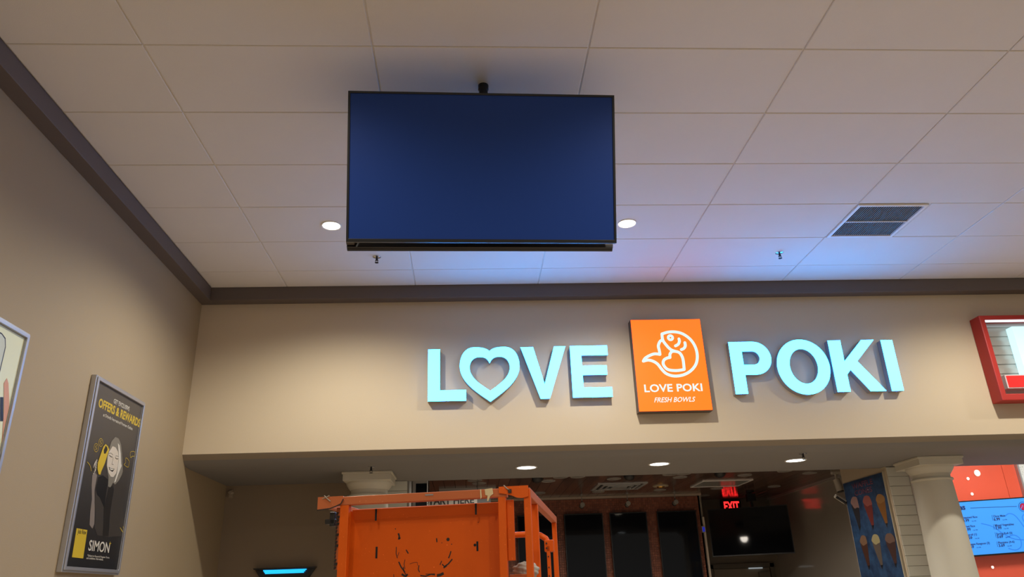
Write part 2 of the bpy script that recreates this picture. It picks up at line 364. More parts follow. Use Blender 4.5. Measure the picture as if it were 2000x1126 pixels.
# P as one ring: outer contour and counter matched point by point
pin = [(4.378, 3.560)] * 2 + [(4.378, 3.560)] + arc(4.478, 3.6225, 0.065, 0.0625, -90, 90, 16) + [(4.378, 3.685)]
pin = [(4.378, 3.56), (4.380, 3.56), (4.384, 3.56)] + arc(4.478, 3.6225, 0.065, 0.0625, -90, 90, 16) + [(4.378, 3.685)]
class _P: pass
def letterP():
    e = empty('channel_letter', (4.3, YL, 3.273), 'lit cyan-white letter P just right of the orange square sign', 'sign letter', 'illuminated sign letters')
    stem = [(4.258, 3.273), (4.376, 3.273), (4.376, 3.787), (4.258, 3.787)]
    A = [(4.376, 3.458)] + arc(4.49, 3.6225, 0.166, 0.1645, -90, 90, 16) + [(4.376, 3.787)]
    B = [(4.376, 3.556)] + arc(4.478, 3.6235, 0.066, 0.0675, -90, 90, 16) + [(4.376, 3.691)]
    for nm, m_, z0, z1 in (('lit_face', face_m, 0.0, 0.004), ('return', side_m, -0.0745, 0.0)):
        mb = MB(); mb.prism(stem, z0, z1, FM)
        for i in range(len(A) - 1): mb.prism([A[i], A[i + 1], B[i + 1], B[i]], z0, z1, FM)
        bmesh.ops.remove_doubles(mb.bm, verts=mb.bm.verts, dist=1e-5)
        mb.build(nm, m_, e, world=True)
    MB().lathe([(0.005, 0), (0.005, -0.006), (0, -0.008)], (4.316, YL + 0.02, 3.273), 8).build('screw', chrome, e, world=True)
letterP()
letter([(4.95, 3.252)], [(arc(4.962, 3.527, 0.259, 0.274, 0, 360, 48)[:-1], arc(4.965, 3.532, 0.139, 0.174, 0, 360, 48)[:-1])], 'lit cyan-white round letter O between the letters P and K', 4.962, 3.252)
letter([(5.31, 3.272), (5.65, 3.272)], [[(5.250, 3.273), (5.376, 3.273), (5.376, 3.440), (5.420, 3.488), (5.576, 3.273), (5.728, 3.273), (5.504, 3.572), (5.714, 3.786), (5.588, 3.786), (5.376, 3.572), (5.376, 3.786), (5.250, 3.786)]], 'lit cyan-white letter K between the letters O and I', 5.31, 3.273)
letter([(5.84, 3.270)], [[(5.785, 3.271), (5.901, 3.271), (5.901, 3.781), (5.785, 3.781)]], 'lit cyan-white letter I, rightmost of the sign letters', 5.84, 3.271)
# ------------------------------------------------------------------ orange square sign
YS = 3.455
so_ = empty('square_logo_sign', (3.31, YS, 3.116), 'glowing orange square sign with white fish outline and small white lettering', 'sign')
GM = frame((0, YS, 0), (1, 0, 0), (0, 0, 1))
or_face = mat('orange_lit_acrylic', (0.2, 0.05, 0.01), 0.35, emit=(2.2, 0.22, 0.008), es=1.0)
lit_white = mat('lit_white_acrylic', (0.1, 0.1, 0.1), 0.4, emit=(0.70, 0.93, 0.95), es=1.0)
MB().prism([(3.308, 3.117), (4.008, 3.117), (4.003, 4.024), (3.311, 4.024)], -0.0995, 0.0, GM).build('cabinet', mat('cabinet_dark', (0.11, 0.075, 0.06), 0.5), so_, world=True)
MB().prism([(3.312, 3.121), (4.004, 3.121), (3.999, 4.020), (3.315, 4.020)], 0.0, 0.004, GM).build('lit_face', or_face, so_, world=True)
z4 = lambda x, y: (lambda p: (p.x, p.z))(un(1210 + x / 4.69, 600 + y / 4.69, 'y', YS - 0.004))
body = [(388, 243), (440, 227), (510, 224), (580, 243), (648, 292), (693, 360), (712, 440), (700, 518), (652, 580), (582, 618), (500, 628), (432, 608), (388, 568), (350, 520), (308, 493), (262, 482), (218, 492)]
tail = [(218, 492), (234, 466), (272, 442), (320, 425), (370, 430)]
back = [(370, 430), (364, 392), (355, 352), (370, 312), (394, 298)]
snout = [(388, 243), (396, 298), (428, 345), (468, 385), (510, 402)]
hrt = [(510, 402), (550, 416), (580, 470), (592, 568), (520, 578), (442, 568), (402, 524), (405, 484), (434, 464), (462, 458), (462, 428), (480, 404), (510, 402)]
mb = MB()
SW = 0.027
for ln in (body, tail, back, snout, [(544, 288), (548, 312), (536, 338), (512, 352)], [(598, 322), (602, 350), (590, 374), (566, 386)]):
    mb.stroke([z4(*p) for p in smooth_line(ln, 4)], SW, 0.004, 0.007, GM)
for seg_ in (hrt[0:4], hrt[3:10], hrt[9:13]): mb.stroke([z4(*p) for p in smooth_line(seg_, 4)], SW, 0.004, 0.007, GM)
ex, ez = z4(466, 277)
mb.ring([(ex + 0.034 * math.cos(t), ez + 0.034 * math.sin(t)) for t in [k * math.pi / 12 for k in range(24)]], [(ex + 0.009 * math.cos(t), ez + 0.009 * math.sin(t)) for t in [k * math.pi / 12 for k in range(24)]], 0.004, 0.007, GM)
mb.build('fish_outline', lit_white, so_, world=True, label='white outline of a curled fish holding a heart')
a, b = z4(230, 772), z4(762, 765)
text('LOVE POKI', lit_white, GM, name='small_letter', split=True, width=b[0] - a[0], height=0.072, parent=so_, z0=0.004, depth=0.003, bold=0.018, at=(a[0], (a[1] + b[1]) / 2), space=1.02)
a, b = z4(318, 868), z4(698, 862)
text('FRESH BOWLS', lit_white, GM, name='small_letter', split=True, width=b[0] - a[0], height=0.046, parent=so_, z0=0.004, depth=0.003, bold=0.004, shear=0.35, at=(a[0], (a[1] + b[1]) / 2), space=1.0)
MB().lathe([(0.006, 0), (0.006, -0.007), (0, -0.009)], (3.66, YS + 0.02, 3.117), 8).build('screw', chrome, so_, world=True)
# ------------------------------------------------------------------ red sign at the right edge
rs = empty('red_framed_sign', (6.80, YF, 3.14), 'deep red box sign frame with silver inside, cut off at the right edge', 'sign')
red = mat('red_enamel', (0.42, 0.022, 0.016), 0.5)
z_0, z_1, x_0, x_1 = 3.137, 3.997, 6.80, 8.7
RMx = frame((0, YF, 0), (1, 0, 0), (0, 0, 1))
MB().ring([(x_0, z_0), (x_1, z_0), (x_1, z_1), (x_0, z_1)], [(x_0 + .055, z_0 + .065), (x_1 - .055, z_0 + .065), (x_1 - .055, z_1 - .045), (x_0 + .055, z_1 - .045)], 0.0, 0.152, RMx).build('frame', red, rs, world=True, bevel=0.008)
m_ = MB()
import math as _
for k in range(16):
    za = z_0 + .06 + k * .0475
    m_.prism([(x_0 + .05, za), (x_1 - .05, za), (x_1 - .05, za + .0475), (x_0 + .05, za + .0475)], 0.0, 0.02 + 0.012 * (k % 2), RMx)
m_.build('ribbed_backing', mat('ribbed_silver', (0.52, 0.50, 0.46), 0.35, 0.6), rs, world=True, label='ribbed silver backing')
MB().box((x_0 + .06, YF - .14, z_1 - .056), (x_1 - .06, YF - .10, z_1 - .046)).build('light_strip', mat('led_strip', (1, 1, 1), 0.5, emit=(0.55, 0.85, 1.0), es=1.3), rs, world=True)
p0, p1 = un(1984, 642, 'y', 3.44), un(1999, 728, 'y', 3.44)
MB().box((7.13, 3.43, 3.41), (7.46, 3.52, 3.885)).build('lit_character', mat('soft_white_acrylic', (0.3, 0.32, 0.33), 0.4, emit=(0.62, 1.0, 1.1), es=1.0), rs, world=True, label='upright lit white block of a letter')
MB().box((6.925, 3.430, 3.272), (8.58, 3.53, 3.384)).build('red_bar', mat('lit_red', (0.8, 0.01, 0.01), 0.4, emit=(0.85, 0.012, 0.01), es=0.9), rs, world=True)
MB().box((6.913, 3.436, 3.262), (8.60, 3.54, 3.394)).build('bar_tray', mat('tray_white', (0.6, 0.6, 0.62), 0.4), rs, world=True)
# ------------------------------------------------------------------ posters on the left wall
def poster_frame(y0, y1, z0, z1, label, back):
    e = empty('framed_poster', (XL, y0, z0), label, 'poster', 'framed posters on the left wall')
    M = frame((XL, 0, 0), (0, 1, 0), (0, 0, 1))   # local x = +y, y = +z, z = +x
    o = [(y0, z0), (y1, z0), (y1, z1), (y0, z1)]; f = 0.034
    i = [(y0 + f, z0 + f), (y1 - f, z0 + f), (y1 - f, z1 - f), (y0 + f, z1 - f)]; h = 0.012
    i2 = [(y0 + h, z0 + h), (y1 - h, z0 + h), (y1 - h, z1 - h), (y0 + h, z1 - h)]
    mbf = MB(); mbf.ring(o, i, 0.0, 0.036, M)
    mbf.ring(i2, i, 0.036, 0.046, M)
    mbf.build('frame', alu, e, world=True, bevel=0.003)
    MB().prism(i, 0.001, 0.030, M).build('backing', black, e, world=True)
    g = 0.002
    MB().prism([(i[0][0] + g, i[0][1] + g), (i[1][0] - g, i[1][1] + g), (i[2][0] - g, i[2][1] - g), (i[3][0] + g, i[3][1] - g)], 0.030, 0.031, M).build('poster_sheet', back, e, world=True)
    return e, M
def grad_mat(name, top, bot, zt, zb, rough=0.4):
    m = bpy.data.materials.new(name); m.use_nodes = True; nt = m.node_tree; b = nt.nodes['Principled BSDF']; b.inputs['Roughness'].default_value = rough
    g = nt.nodes.new('ShaderNodeNewGeometry'); sx = nt.nodes.new('ShaderNodeSeparateXYZ'); r = nt.nodes.new('ShaderNodeMapRange'); mx = nt.nodes.new('ShaderNodeMix'); mx.data_type = 'RGBA'
    tc = nt.nodes.new('ShaderNodeTexCoord'); nt.links.new(tc.outputs['Generated'], sx.inputs[0]); nt.links.new(sx.outputs['Z'], mx.inputs[0])
    mx.inputs[6].default_value = (*bot, 1); mx.inputs[7].default_value = (*top, 1); nt.links.new(mx.outputs[2], b.inputs['Base Color']); nt.nodes.remove(g); nt.nodes.remove(r)
    return m
P1, M1 = poster_frame(1.742, 2.556, 1.817, 3.077, 'dark poster of a smiling blonde woman holding a yellow phone, in silver frame', grad_mat('poster_dark_print', (0.085, 0.072, 0.058), (0.008, 0.008, 0.009), 0, 0))
XP = XL + 0.031
def q2(x, y): return loc2(M1, un(120 + x / 5.628, 720 + y / 5.628, 'x', XP))
def q3(x, y): return loc2(M1, un(120 + x / 5.467, 920 + y / 5.467, 'x', XP))
def art(pts, m, lay, name, M=M1, P=P1, label=None):
    MB().prism(pts, 0.0308 + lay * 0.0004, 0.0311 + lay * 0.0004, M).build(name, m, P, world=True, label=label)
pm = lambda n, c: mat('print_' + n, c, 0.4)
yl = pm('yellow', (0.60, 0.42, 0.03)); wh = pm('white', (0.62, 0.58, 0.48)); skin = pm('grey_skin', (0.60, 0.53, 0.42)); hair = pm('grey_hair', (0.20, 0.18, 0.14)); jk = pm('jacket', (0.016, 0.014, 0.012)); jk2 = pm('jacket_light', (0.045, 0.038, 0.031)); dk = pm('dark', (0.008, 0.008, 0.008))
arm_m = pm('forearm', (0.22, 0.18, 0.15))
art([q3(350, 0), q3(380, 40), q3(352, 200), q3(355, 400), q3(350, 560), q3(330, 610), q3(300, 570), q3(308, 430), q3(325, 300), q3(322, 150), q3(330, 40)], arm_m, 1, 'printed_arm')
art([q3(395, 60), q3(440, 110), q3(500, 175), q3(545, 150), q3(610, 120), q3(655, 165), q3(672, 250), q3(655, 420), q3(668, 590), q3(640, 690), q3(500, 700), q3(380, 680), q3(352, 600), q3(362, 480), q3(352, 330), q3(360, 200)], jk2, 2, 'printed_jacket')
art([q3(500, 178), q3(545, 152), q3(560, 190), q3(540, 300), q3(520, 430), q3(500, 690), q3(440, 690), q3(450, 400), q3(470, 300)], jk, 3, 'printed_jacket_fold')
art([q3(395, 60), q3(440, 40), q3(500, 90), q3(480, 200), q3(455, 390), q3(410, 280), q3(380, 250), q3(365, 190)], dk, 3, 'printed_jacket_lapel')
art([q2(525, 870), q2(548, 795), q2(590, 748), q2(628, 765), q2(652, 830), q2(662, 920), q2(668, 1010), q2(672, 1126), q3(640, 40), q3(608, 100), q3(570, 140), q3(548, 120), q3(520, 170), q3(495, 160), q3(500, 60), q2(492, 1060), q2(500, 960)], hair, 4, 'printed_hair')
art([q2(618, 815), q2(636, 840), q2(648, 930), q2(652, 1040), q3(640, -60), q3(600, 40), q3(575, 110), q3(560, 120), q3(590, 20), q2(628, 1000), q2(625, 900)], wh, 5, 'printed_hair_highlight')
art([q2(560, 848), q2(592, 862), q2(618, 910), q2(626, 980), q2(615, 1070), q3(580, 20), q3(550, 60), q3(522, 55), q3(500, 15), q2(498, 1060), q2(505, 970), q2(520, 910)], skin, 6, 'printed_face')
def ln(pts, wd, m, lay, name, f=q2, closed=False):
    MB().stroke([f(*p) for p in smooth_line(pts, 3, closed)], wd, 0.0308 + lay * 0.0004, 0.0311 + lay * 0.0004, M1, closed=closed).build(name, m, P1, world=True)
ln([(522, 948), (538, 962), (556, 968)], 0.005, dk, 7, 'printed_eye'); ln([(588, 975), (604, 988), (620, 985)], 0.005, dk, 7, 'printed_eye')
ln([(518, 930), (540, 925), (562, 945)], 0.004, hair, 7, 'printed_eyebrow'); ln([(590, 958), (608, 955), (622, 965)], 0.004, hair, 7, 'printed_eyebrow')
ln([(565, 975), (556, 1020), (550, 1045), (568, 1050)], 0.004, hair, 7, 'printed_nose')
art([q2(516, 1075), q2(545, 1092), q2(578, 1096), q2(570, 1115), q3(540, 4), q2(525, 1110)], dk, 7, 'printed_lips'); art([q2(522, 1083), q2(545, 1096), q2(572, 1100), q2(562, 1111), q2(535, 1112)], wh, 8, 'printed_teeth')
art([q2(480, 825), q2(505, 848), q2(520, 885), q2(470, 1040), q2(432, 1126), q3(410, 35), q3(392, 30), q2(392, 1100), q2(395, 1030), q2(455, 855)], yl, 8, 'printed_phone')
art([q2(482, 842), q2(498, 862), q2(500, 890), q2(480, 930), q2(462, 930), q2(460, 890)], jk, 9, 'printed_phone_camera')
for k in range(4):
    ln([(385 - k * 3, 1005 + k * 28), (360, 1050 + k * 24), (350, 1100 + k * 14)], 0.016, skin, 7, 'printed_finger')
for cx, cy, r in ((430, 808, 27), (378, 865, 28)):
    ln([(cx + r * math.cos(t) * .85, cy + r * 1.6 * math.sin(t)) for t in [k * math.pi / 6 for k in range(12)]], 0.003, yl, 5, 'printed_coin', closed=True)
    ln([(cx + 8, cy - 22), (cx - 8, cy - 14), (cx - 2, cy), (cx + 8, cy + 10), (cx - 8, cy + 22)], 0.003, yl, 5, 'printed_dollar')
ln([(755, 915), (800, 908), (800, 955), (775, 958), (758, 975)], 0.003, yl, 5, 'printed_speech_bubble', closed=True)
ln([(705, 975), (740, 1010), (738, 1050), (728, 1080), (685, 1050), (703, 1030)], 0.003, yl, 5, 'printed_speech_bubble', closed=True)
ln([(280, 1020), (310, 1060), (325, 1120)], 0.004, yl, 5, 'printed_stroke'); ln([(625, 600), (648, 640), (668, 675)], 0.005, yl, 5, 'printed_stroke', f=q3); ln([(655, 590), (668, 630)], 0.005, yl, 5, 'printed_stroke', f=q3)
def ptext(s, a, b, hgt, m, **k):
    text(s, m, M1, width=b[0] - a[0], height=hgt, parent=P1, z0=0.0311, depth=0.0004, at=(a[0], (a[1] + b[1]) / 2), **k)
ptext('GET EXCLUSIVE', q2(570, 383), q2(745, 455), 0.032, wh, bold=0.02)
ptext('OFFERS & REWARDS', q2(402, 418), q2(858, 632), 0.060, yl, bold=0.03, name='printed_letter', split=True)
ptext('at Orlando International Premium Outlets', q2(455, 525), q2(780, 668), 0.022, wh, bold=0.012)
ptext('SIMON', q3(285, 840), q3(505, 868), 0.066, wh, bold=0.012, name='printed_letter', split=True)
art([q3(160, 605), q3(275, 625), q3(230, 928), q3(110, 915)], yl, 3, 'printed_yellow_block')
text('Join Now', dk, M1, width=q3(255, 668)[0] - q3(165, 655)[0], height=0.030, parent=P1, z0=0.0324, depth=0.0004, bold=0.01, at=(q3(168, 660)[0], q3(215, 668)[1]))
ptext('*Subject to Rewards Program Terms', q3(275, 905), q3(510, 930), 0.013, wh)
ptext('and conditions. Visit website.', q3(265, 935), q3(445, 948), 0.013, wh)
ln([(517, 750), (517, 785)], 0.004, yl, 5, 'printed_star', f=q3); ln([(506, 770), (528, 768)], 0.004, yl, 5, 'printed_star', f=q3)
# second poster, cut by the left edge
P2, M2 = poster_frame(0.092, 0.906, 1.817, 3.080, 'pale poster with a hand holding a phone, at the left edge of the photo', mat('poster_pale_print', (0.72, 0.74, 0.50), 0.35))
def q0(x, y): return loc2(M2, un(x, y, 'x', XP))
y6, z6 = q0(6, 680); 
ob = [q0(0, 652), q0(4, 662), q0(6, 680), q0(6, 826)]
py1 = q0(6, 700)[0]; ztp = q0(0, 648)[1] - 0.0; zbt = 1.9
phone = [(0.30, zbt), (py1, zbt), (py1, ztp - .06), (py1 - .02, ztp - .015), (py1 - .06, ztp), (0.34, ztp), (0.30, ztp - .04)]
art(phone, dk, 1, 'printed_phone', M2, P2)
scr = [(0.31, zbt + .02), (py1 - .008, zbt + .02), (py1 - .008, ztp - .06), (py1 - .026, ztp - .022), (py1 - .06, ztp - .008), (0.345, ztp - .008), (0.31, ztp - .045)]
art(scr, pm('phone_screen', (0.55, 0.58, 0.47)), 2, 'printed_screen', M2, P2)
art([q0(0, 775), q0(6, 775), q0(6, 822), q0(0, 822)], dk, 3, 'printed_screen_block', M2, P2)
sk2 = pm('hand', (0.62, 0.30, 0.17))
def q0c(x, y):
    p = q0(x, y); return (min(p[0], 0.865), p[1])
art([q0(7, 800), q0(7, 748), q0(13, 738), q0(16, 748), q0(17, 770), q0c(25, 797), q0c(24, 815), q0c(16, 850), q0(6, 885), q0(3, 870)], sk2, 4, 'printed_hand', M2, P2)
art([q0c(6, 884), (0.868, 2.33), (0.868, 1.90), (0.30, 1.90), (0.30, 2.2), (0.72, 2.42)], pm('sleeve', (0.02, 0.018, 0.02)), 3, 'printed_sleeve', M2, P2)
# ------------------------------------------------------------------ columns
def column(x, y, label):
    e = empty('round_column', (x, y, FL), label, 'column', 'cream columns under the soffit')
    z = lambda v: v - FL
    MB().box((-0.243, -0.243, z(2.727)), (0.243, 0.243, z(SOF) - 0.001)).build('abacus_fillet', colm, e, bevel=0.004)
    MB().box((-0.232, -0.232, z(2.665)), (0.232, 0.232, z(2.727))).build('abacus', colm, e, bevel=0.003)
    MB().lathe([(0.228, z(2.665)), (0.228, z(2.655)), (0.222, z(2.64)), (0.206, z(2.615)), (0.193, z(2.60)), (0.188, z(2.592)), (0.180, z(2.592)), (0.178, z(2.555)), (0.178, z(2.548))], seg=48).build('capital', colm, e, smooth=True)
    MB().lathe([(0.178, z(2.550)), (0.196, z(2.548)), (0.201, z(2.540)), (0.201, z(2.534)), (0.196, z(2.526)), (0.184, z(2.522))], seg=48).build('astragal', colm, e, smooth=True)
    MB().lathe([(0.184, z(2.523)), (0.188, z(2.45)), (0.197, z(2.2)), (0.207, z(1.8)), (0.212, z(1.5)), (0.215, z(0.9)), (0.215, z(0.05))], seg=48).build('shaft', colm, e, smooth=True)
    MB().lathe([(0.26, 0.0), (0.26, 0.10), (0.27, 0.12), (0.27, 0.15), (0.22, 0.2)], seg=48).build('base', colm, e, smooth=True)
column(0.735, 4.375, 'cream round column behind the orange lift, only its capital and neck showing')
column(6.522, 4.375, 'cream round column at right, in front of the orange-red menu wall')
# ------------------------------------------------------------------ shop partitions with stacked wall tiles
tilew = mat('cream_glazed_tile', (0.64, 0.64, 0.56), 0.3)
grout = mat('grout_grey', (0.25, 0.23, 0.19), 0.8)
wp = struct('wall_partition_right', MB().box((6.305, YB - 0.09, FL), (6.54, 5.85, ZS + 0.02)), grout)
MB().box((6.300, YB - 0.09, FL), (6.305, 5.85, ZS + 0.0)).build('side_lining', mat('cream_wall', (0.50, 0.42, 0.30), 0.5), wp)
tmesh = None
k = 0; z = 2.745
while z > 0.0:
    if tmesh is None:
        o = MB().box((0, 0, 0), (0.236, 0.012, 0.0985)).build('tile', tilew, wp, bevel=0.002); tmesh = o
    else:
        o = tmesh.copy(); C.objects.link(o); o.parent = wp
    z -= 0.102; o.location = (6.303, YB - 0.102, z)
MB().box((6.54, YB - 0.12, FL), (6.68, YB + 0.05, SOF)).build('end_post', mat('pale_post', (0.66, 0.62, 0.62), 0.45), wp, bevel=0.006)
wq = struct('wall_partition_left', MB().box((0.86, YB - 0.02, FL), (1.062, 9.0, ZS)), grout)
MB().box((1.062, YB - 0.02, FL), (1.09, 9.0, ZS)).build('side_lining', mat('grey_lining', (0.22, 0.21, 0.19), 0.4), wq)
z = 2.75
while z > 0.0:
    o = tmesh.copy(); C.objects.link(o); o.parent = wq; z -= 0.102; o.location = (0.832, YB - 0.033, z)
# ------------------------------------------------------------------ shop shell
struct('wall_shop_right', MB().box((6.98, 5.85, FL), (7.1, 10.0, ZS + 0.02)), mat('frp_wall', (0.36, 0.33, 0.29), 0.12, noise=0.04, nscale=1, bump=0.05, bscale=8))
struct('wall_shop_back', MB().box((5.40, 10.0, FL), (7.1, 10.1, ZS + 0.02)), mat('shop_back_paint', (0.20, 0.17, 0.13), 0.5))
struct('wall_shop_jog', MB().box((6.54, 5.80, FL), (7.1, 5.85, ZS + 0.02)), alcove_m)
struct('trim_3', MB().box((6.955, 5.86, ZS - 0.035), (6.98, 10.0, ZS)), mat('trim_grey', (0.34, 0.32, 0.30), 0.4))
sc_ = struct('ceiling_shop', MB().box((0.86, YB, ZS + 0.012), (7.1, 10.1, ZS + 0.1)), mat('plank_gap', (0.02, 0.012, 0.01), 0.8))
struct('ceiling_step', MB().box((0.86, YB - 0.002, SOF), (7.1, YB + 0.02, ZS + 0.2)), soffit_m)
pl = [mat('brown_plank_%s' % n, c, 0.16, noise=0.28, nscale=4, spec=0.5) for n, c in (('deep', (0.10, 0.060, 0.046)), ('mid', (0.13, 0.075, 0.056)), ('light', (0.15, 0.088, 0.066)))]
pmesh = {}
nx = 40; pw = (7.0 - 1.09) / nx
for i in range(nx):
    m = random.choice(pl)
    if m.name not in pmesh:
        o = MB().box((0.002, 0, 0), (pw - 0.002, 5.07, 0.012)).build('ceiling_plank', m, sc_, bevel=0.0015); pmesh[m.name] = o
    else:
        o = pmesh[m.name].copy(); C.objects.link(o); o.parent = sc_
    o.location = (1.09 + i * pw, YB + 0.02, ZS)
# discs in the plank ceiling
disc_m = mat('unlit_lens', (0.42, 0.40, 0.36), 0.35); d0 = None
discs = [(1.80, 6.80), (1.86, 7.10), (2.80, 7.05), (2.93, 6.71), (3.16, 6.71), (2.785, 8.35), (3.70, 7.02), (3.70, 8.39), (4.66, 8.40), (4.40, 6.73), (4.58, 6.70), (4.618, 7.03), (5.52, 7.01), (5.96, 6.70), (6.43, 6.99), (6.455, 8.37), (5.56, 8.41), (5.63, 9.33)]
dl = ['unlit disc light above the START HERE sign, half hidden by the soffit', 'unlit disc light just below the leftmost one, above the START HERE sign', 'unlit disc light just right of the leftmost black ceiling dome', 'unlit disc light cut by the soffit edge, right of the leftmost dome', 'larger cut disc light at the soffit edge, left of the square diffuser', "unlit disc light low beside the lift's top corner, close to the mosaic wall", 'unlit disc light just above the square air diffuser', 'unlit disc light between the square air diffuser and the mosaic wall', 'unlit disc light directly below the gold gimbal lamp, close to the mosaic wall', 'left disc of a close pair cut by the soffit edge above the gold lamp', 'right disc of a close pair cut by the soffit edge above the gold lamp', 'unlit disc light between the gold gimbal lamp and the soffit edge', 'unlit disc light above the flat pale ceiling panel, right of the rightmost dome', 'unlit disc light cut by the soffit edge below the rightmost soffit downlight', 'unlit disc light nearest the white cylinder spotlight', 'unlit disc light between the exit sign and the right-hand shop wall', "unlit disc light between the flat pale panel and the exit sign's reflection", 'unlit disc light in the corner beyond the end of the mosaic wall']
for i, (x, y) in enumerate(discs):
    lb = dl[i]
    if d0 is None:
        e = empty('disc_light', (x, y, ZS), lb, 'ceiling light', 'unlit disc lights in the plank ceiling')
        r1 = MB().lathe([(0.098, 0), (0.098, -0.006), (0.090, -0.009), (0.082, -0.006), (0.082, 0)], seg=24, cap=False).build('trim_ring', mat('disc_trim', (0.36, 0.34, 0.31), 0.4), e, smooth=True)
        r2 = MB().lathe([(0.084, -0.004), (0, -0.004)], seg=24).build('lens', disc_m, e); d0 = (e, r1, r2)
    else:
        e = d0[0].copy(); C.objects.link(e); e.location = (x, y, ZS); e['label'] = lb
        for c in d0[1:]: q = c.copy(); C.objects.link(q); q.parent = e
for i, (x, y) in enumerate([(2.623, 6.75), (3.857, 6.75), (5.086, 6.74)]):
    o = MB().lathe([(0.075, 0), (0.075, -0.02), (0.055, -0.05), (0.02, -0.065), (0, -0.066)], seg=20).build('ceiling_speaker', black, smooth=True)
    o.location = (x, y, ZS); tag(o, ['black ceiling dome just right of the lift corner, leftmost of three', 'black ceiling dome just left of the middle soffit light region, above the square ceiling diffuser', 'black ceiling dome just above the flat white ceiling panel, rightmost of three'][i], 'ceiling dome', 'black domes in the plank ceiling')
# gold recessed lamp
g = empty('gimbal_lamp', (4.554, 7.906, ZS), 'gold-coloured recessed gimbal lamp in the shop ceiling', 'ceiling light')
MB().lathe([(0.115, 0), (0.115, -0.012), (0.095, -0.016), (0.088, 0)], seg=24, cap=False).build('trim_ring', mat('cream_ring', (0.45, 0.38, 0.26), 0.4), g, smooth=True)
MB().lathe([(0.06, -0.002), (0.055, -0.03), (0.03, -0.035), (0, -0.02)], seg=20).build('reflector', mat('gold', (0.75, 0.42, 0.10), 0.25, 1), g, smooth=True)
# supply diffuser
dfm = mat('diffuser_grey', (0.42, 0.43, 0.43), 0.35, 0.2)
d = empty('air_diffuser', (3.91, 7.83, ZS), 'square metal air diffuser with stepped blades in the shop ceiling', 'vent')
for o_, i_, z0, z1 in ((0.36, 0.31, -0.012, 0), (0.27, 0.235, -0.02, -0.004), (0.19, 0.16, -0.024, -0.008), (0.11, 0.02, -0.026, -0.012)):
    sq = lambda r: [(-r, -r), (r, -r), (r, r), (-r, r)]
    MB().ring(sq(o_), sq(i_), z0, z1, Matrix.Identity(4)).build('blade' if o_ < .3 else 'frame', dfm, d)
MB().box((-0.31, -0.31, -0.003), (0.31, 0.31, -0.0005)).build('backing', black, d)
cp = empty('ceiling_access_panel', (5.43, 7.79, ZS), 'flat pale ceiling panel with thin frame, above the exit sign', 'ceiling panel')
MB().box((-0.35, -0.31, -0.008), (0.35, 0.31, -0.001)).build('panel', mat('panel_gloss', (0.30, 0.30, 0.28), 0.2), cp)
MB().ring([(-.37, -.33), (.37, -.33), (.37, .33), (-.37, .33)], [(-.35, -.31), (.35, -.31), (.35, .31), (-.35, .31)], -0.014, -0.001, Matrix.Identity(4)).build('frame', trimw, cp)
o = MB().box((1.30, 7.53, ZS - 0.03), (2.10, 7.57, ZS)).build('ceiling_track', mat('track_grey', (0.40, 0.38, 0.36), 0.4)); tag(o, 'thin pale track strip on the shop ceiling behind the lift rail', 'light track')
# ------------------------------------------------------------------ mosaic wall
YM = 9.0
wm = struct('wall_mosaic', MB().box((1.09, YM, FL), (5.44, YM + 0.15, ZS)), mat('mosaic_grout', (0.16, 0.085, 0.055), 0.8))
mb = MB(); pt = 0.036
tm_ = [mat('mosaic_tile_%s' % n, c, 0.35, spec=0.3) for n, c in (('a', (0.25, 0.085, 0.050)), ('b', (0.30, 0.105, 0.062)), ('c', (0.21, 0.072, 0.044)))]
nxm, nzm = int(4.34 / pt), int(1.55 / pt)
bm = mb.bm
for i in range(nxm):
    for j in range(nzm):
        x = 1.095 + i * pt; z = 2.955 - (j + 1) * pt
        vs = [bm.verts.new(p) for p in ((x + .003, YM - .004, z + .003), (x + pt - .003, YM - .004, z + .003), (x + pt - .003, YM - .004, z + pt - .003), (x + .003, YM - .004, z + pt - .003))]
        vb = [bm.verts.new(p) for p in ((x + .001, YM, z + .001), (x + pt - .001, YM, z + .001), (x + pt - .001, YM, z + pt - .001), (x + .001, YM, z + pt - .001))]
        mi = random.randrange(3); f = bm.faces.new(vs); f.material_index = mi
        for k in range(4): f = bm.faces.new((vb[k], vb[(k + 1) % 4], vs[(k + 1) % 4], vs[k])); f.material_index = mi
mo = mb.build('mosaic_tiles', tm_, wm); mo['kind'] = 'stuff'; mo['label'] = 'small square red-brown mosaic tiles'
MB().box((1.09, YM - 0.03, 2.965), (5.47, YM, 2.998)).build('cornice', mat('cornice_tan', (0.45, 0.36, 0.28), 0.4), wm)
struct('wall_mosaic_return', MB().box((5.40, YM - 0.0, FL), (5.47, 10.0, ZS)), mat('return_grey', (0.22, 0.19, 0.15), 0.6))
cg = MB().box((5.445, YM - 0.03, 0.0), (5.475, YM - 0.003, 2.63)).build('corner_guard', mat('guard_cream', (0.62, 0.52, 0.42), 0.4), bevel=0.003)
tag(cg, 'tall thin cream corner strip on the right edge of the mosaic wall', 'corner guard')
scr_dark = mat('menu_screen_off', (0.006, 0.007, 0.010), 0.045, spec=0.22)
mlab = ['black portrait menu screen on the mosaic wall, seen through the lift railing', 'black portrait menu screen on the mosaic wall, just right of the orange lift', 'black portrait menu screen on the mosaic wall, middle of the three in full view', 'black portrait menu screen on the mosaic wall, beside its right edge']
for i, (x0, x1) in enumerate([(2.47, 3.09), (3.212, 3.83), (3.938, 4.534), (4.702, 5.336)]):
    e = television('menu_screen', ((x0 + x1) / 2, YM - 0.07, 2.73 - 0.55), (0, 0, 0), x1 - x0, 1.10, mlab[i], th=0.064, bz=0.014, scr=scr_dark, cat='screen', group='portrait menu screens on the mosaic wall')
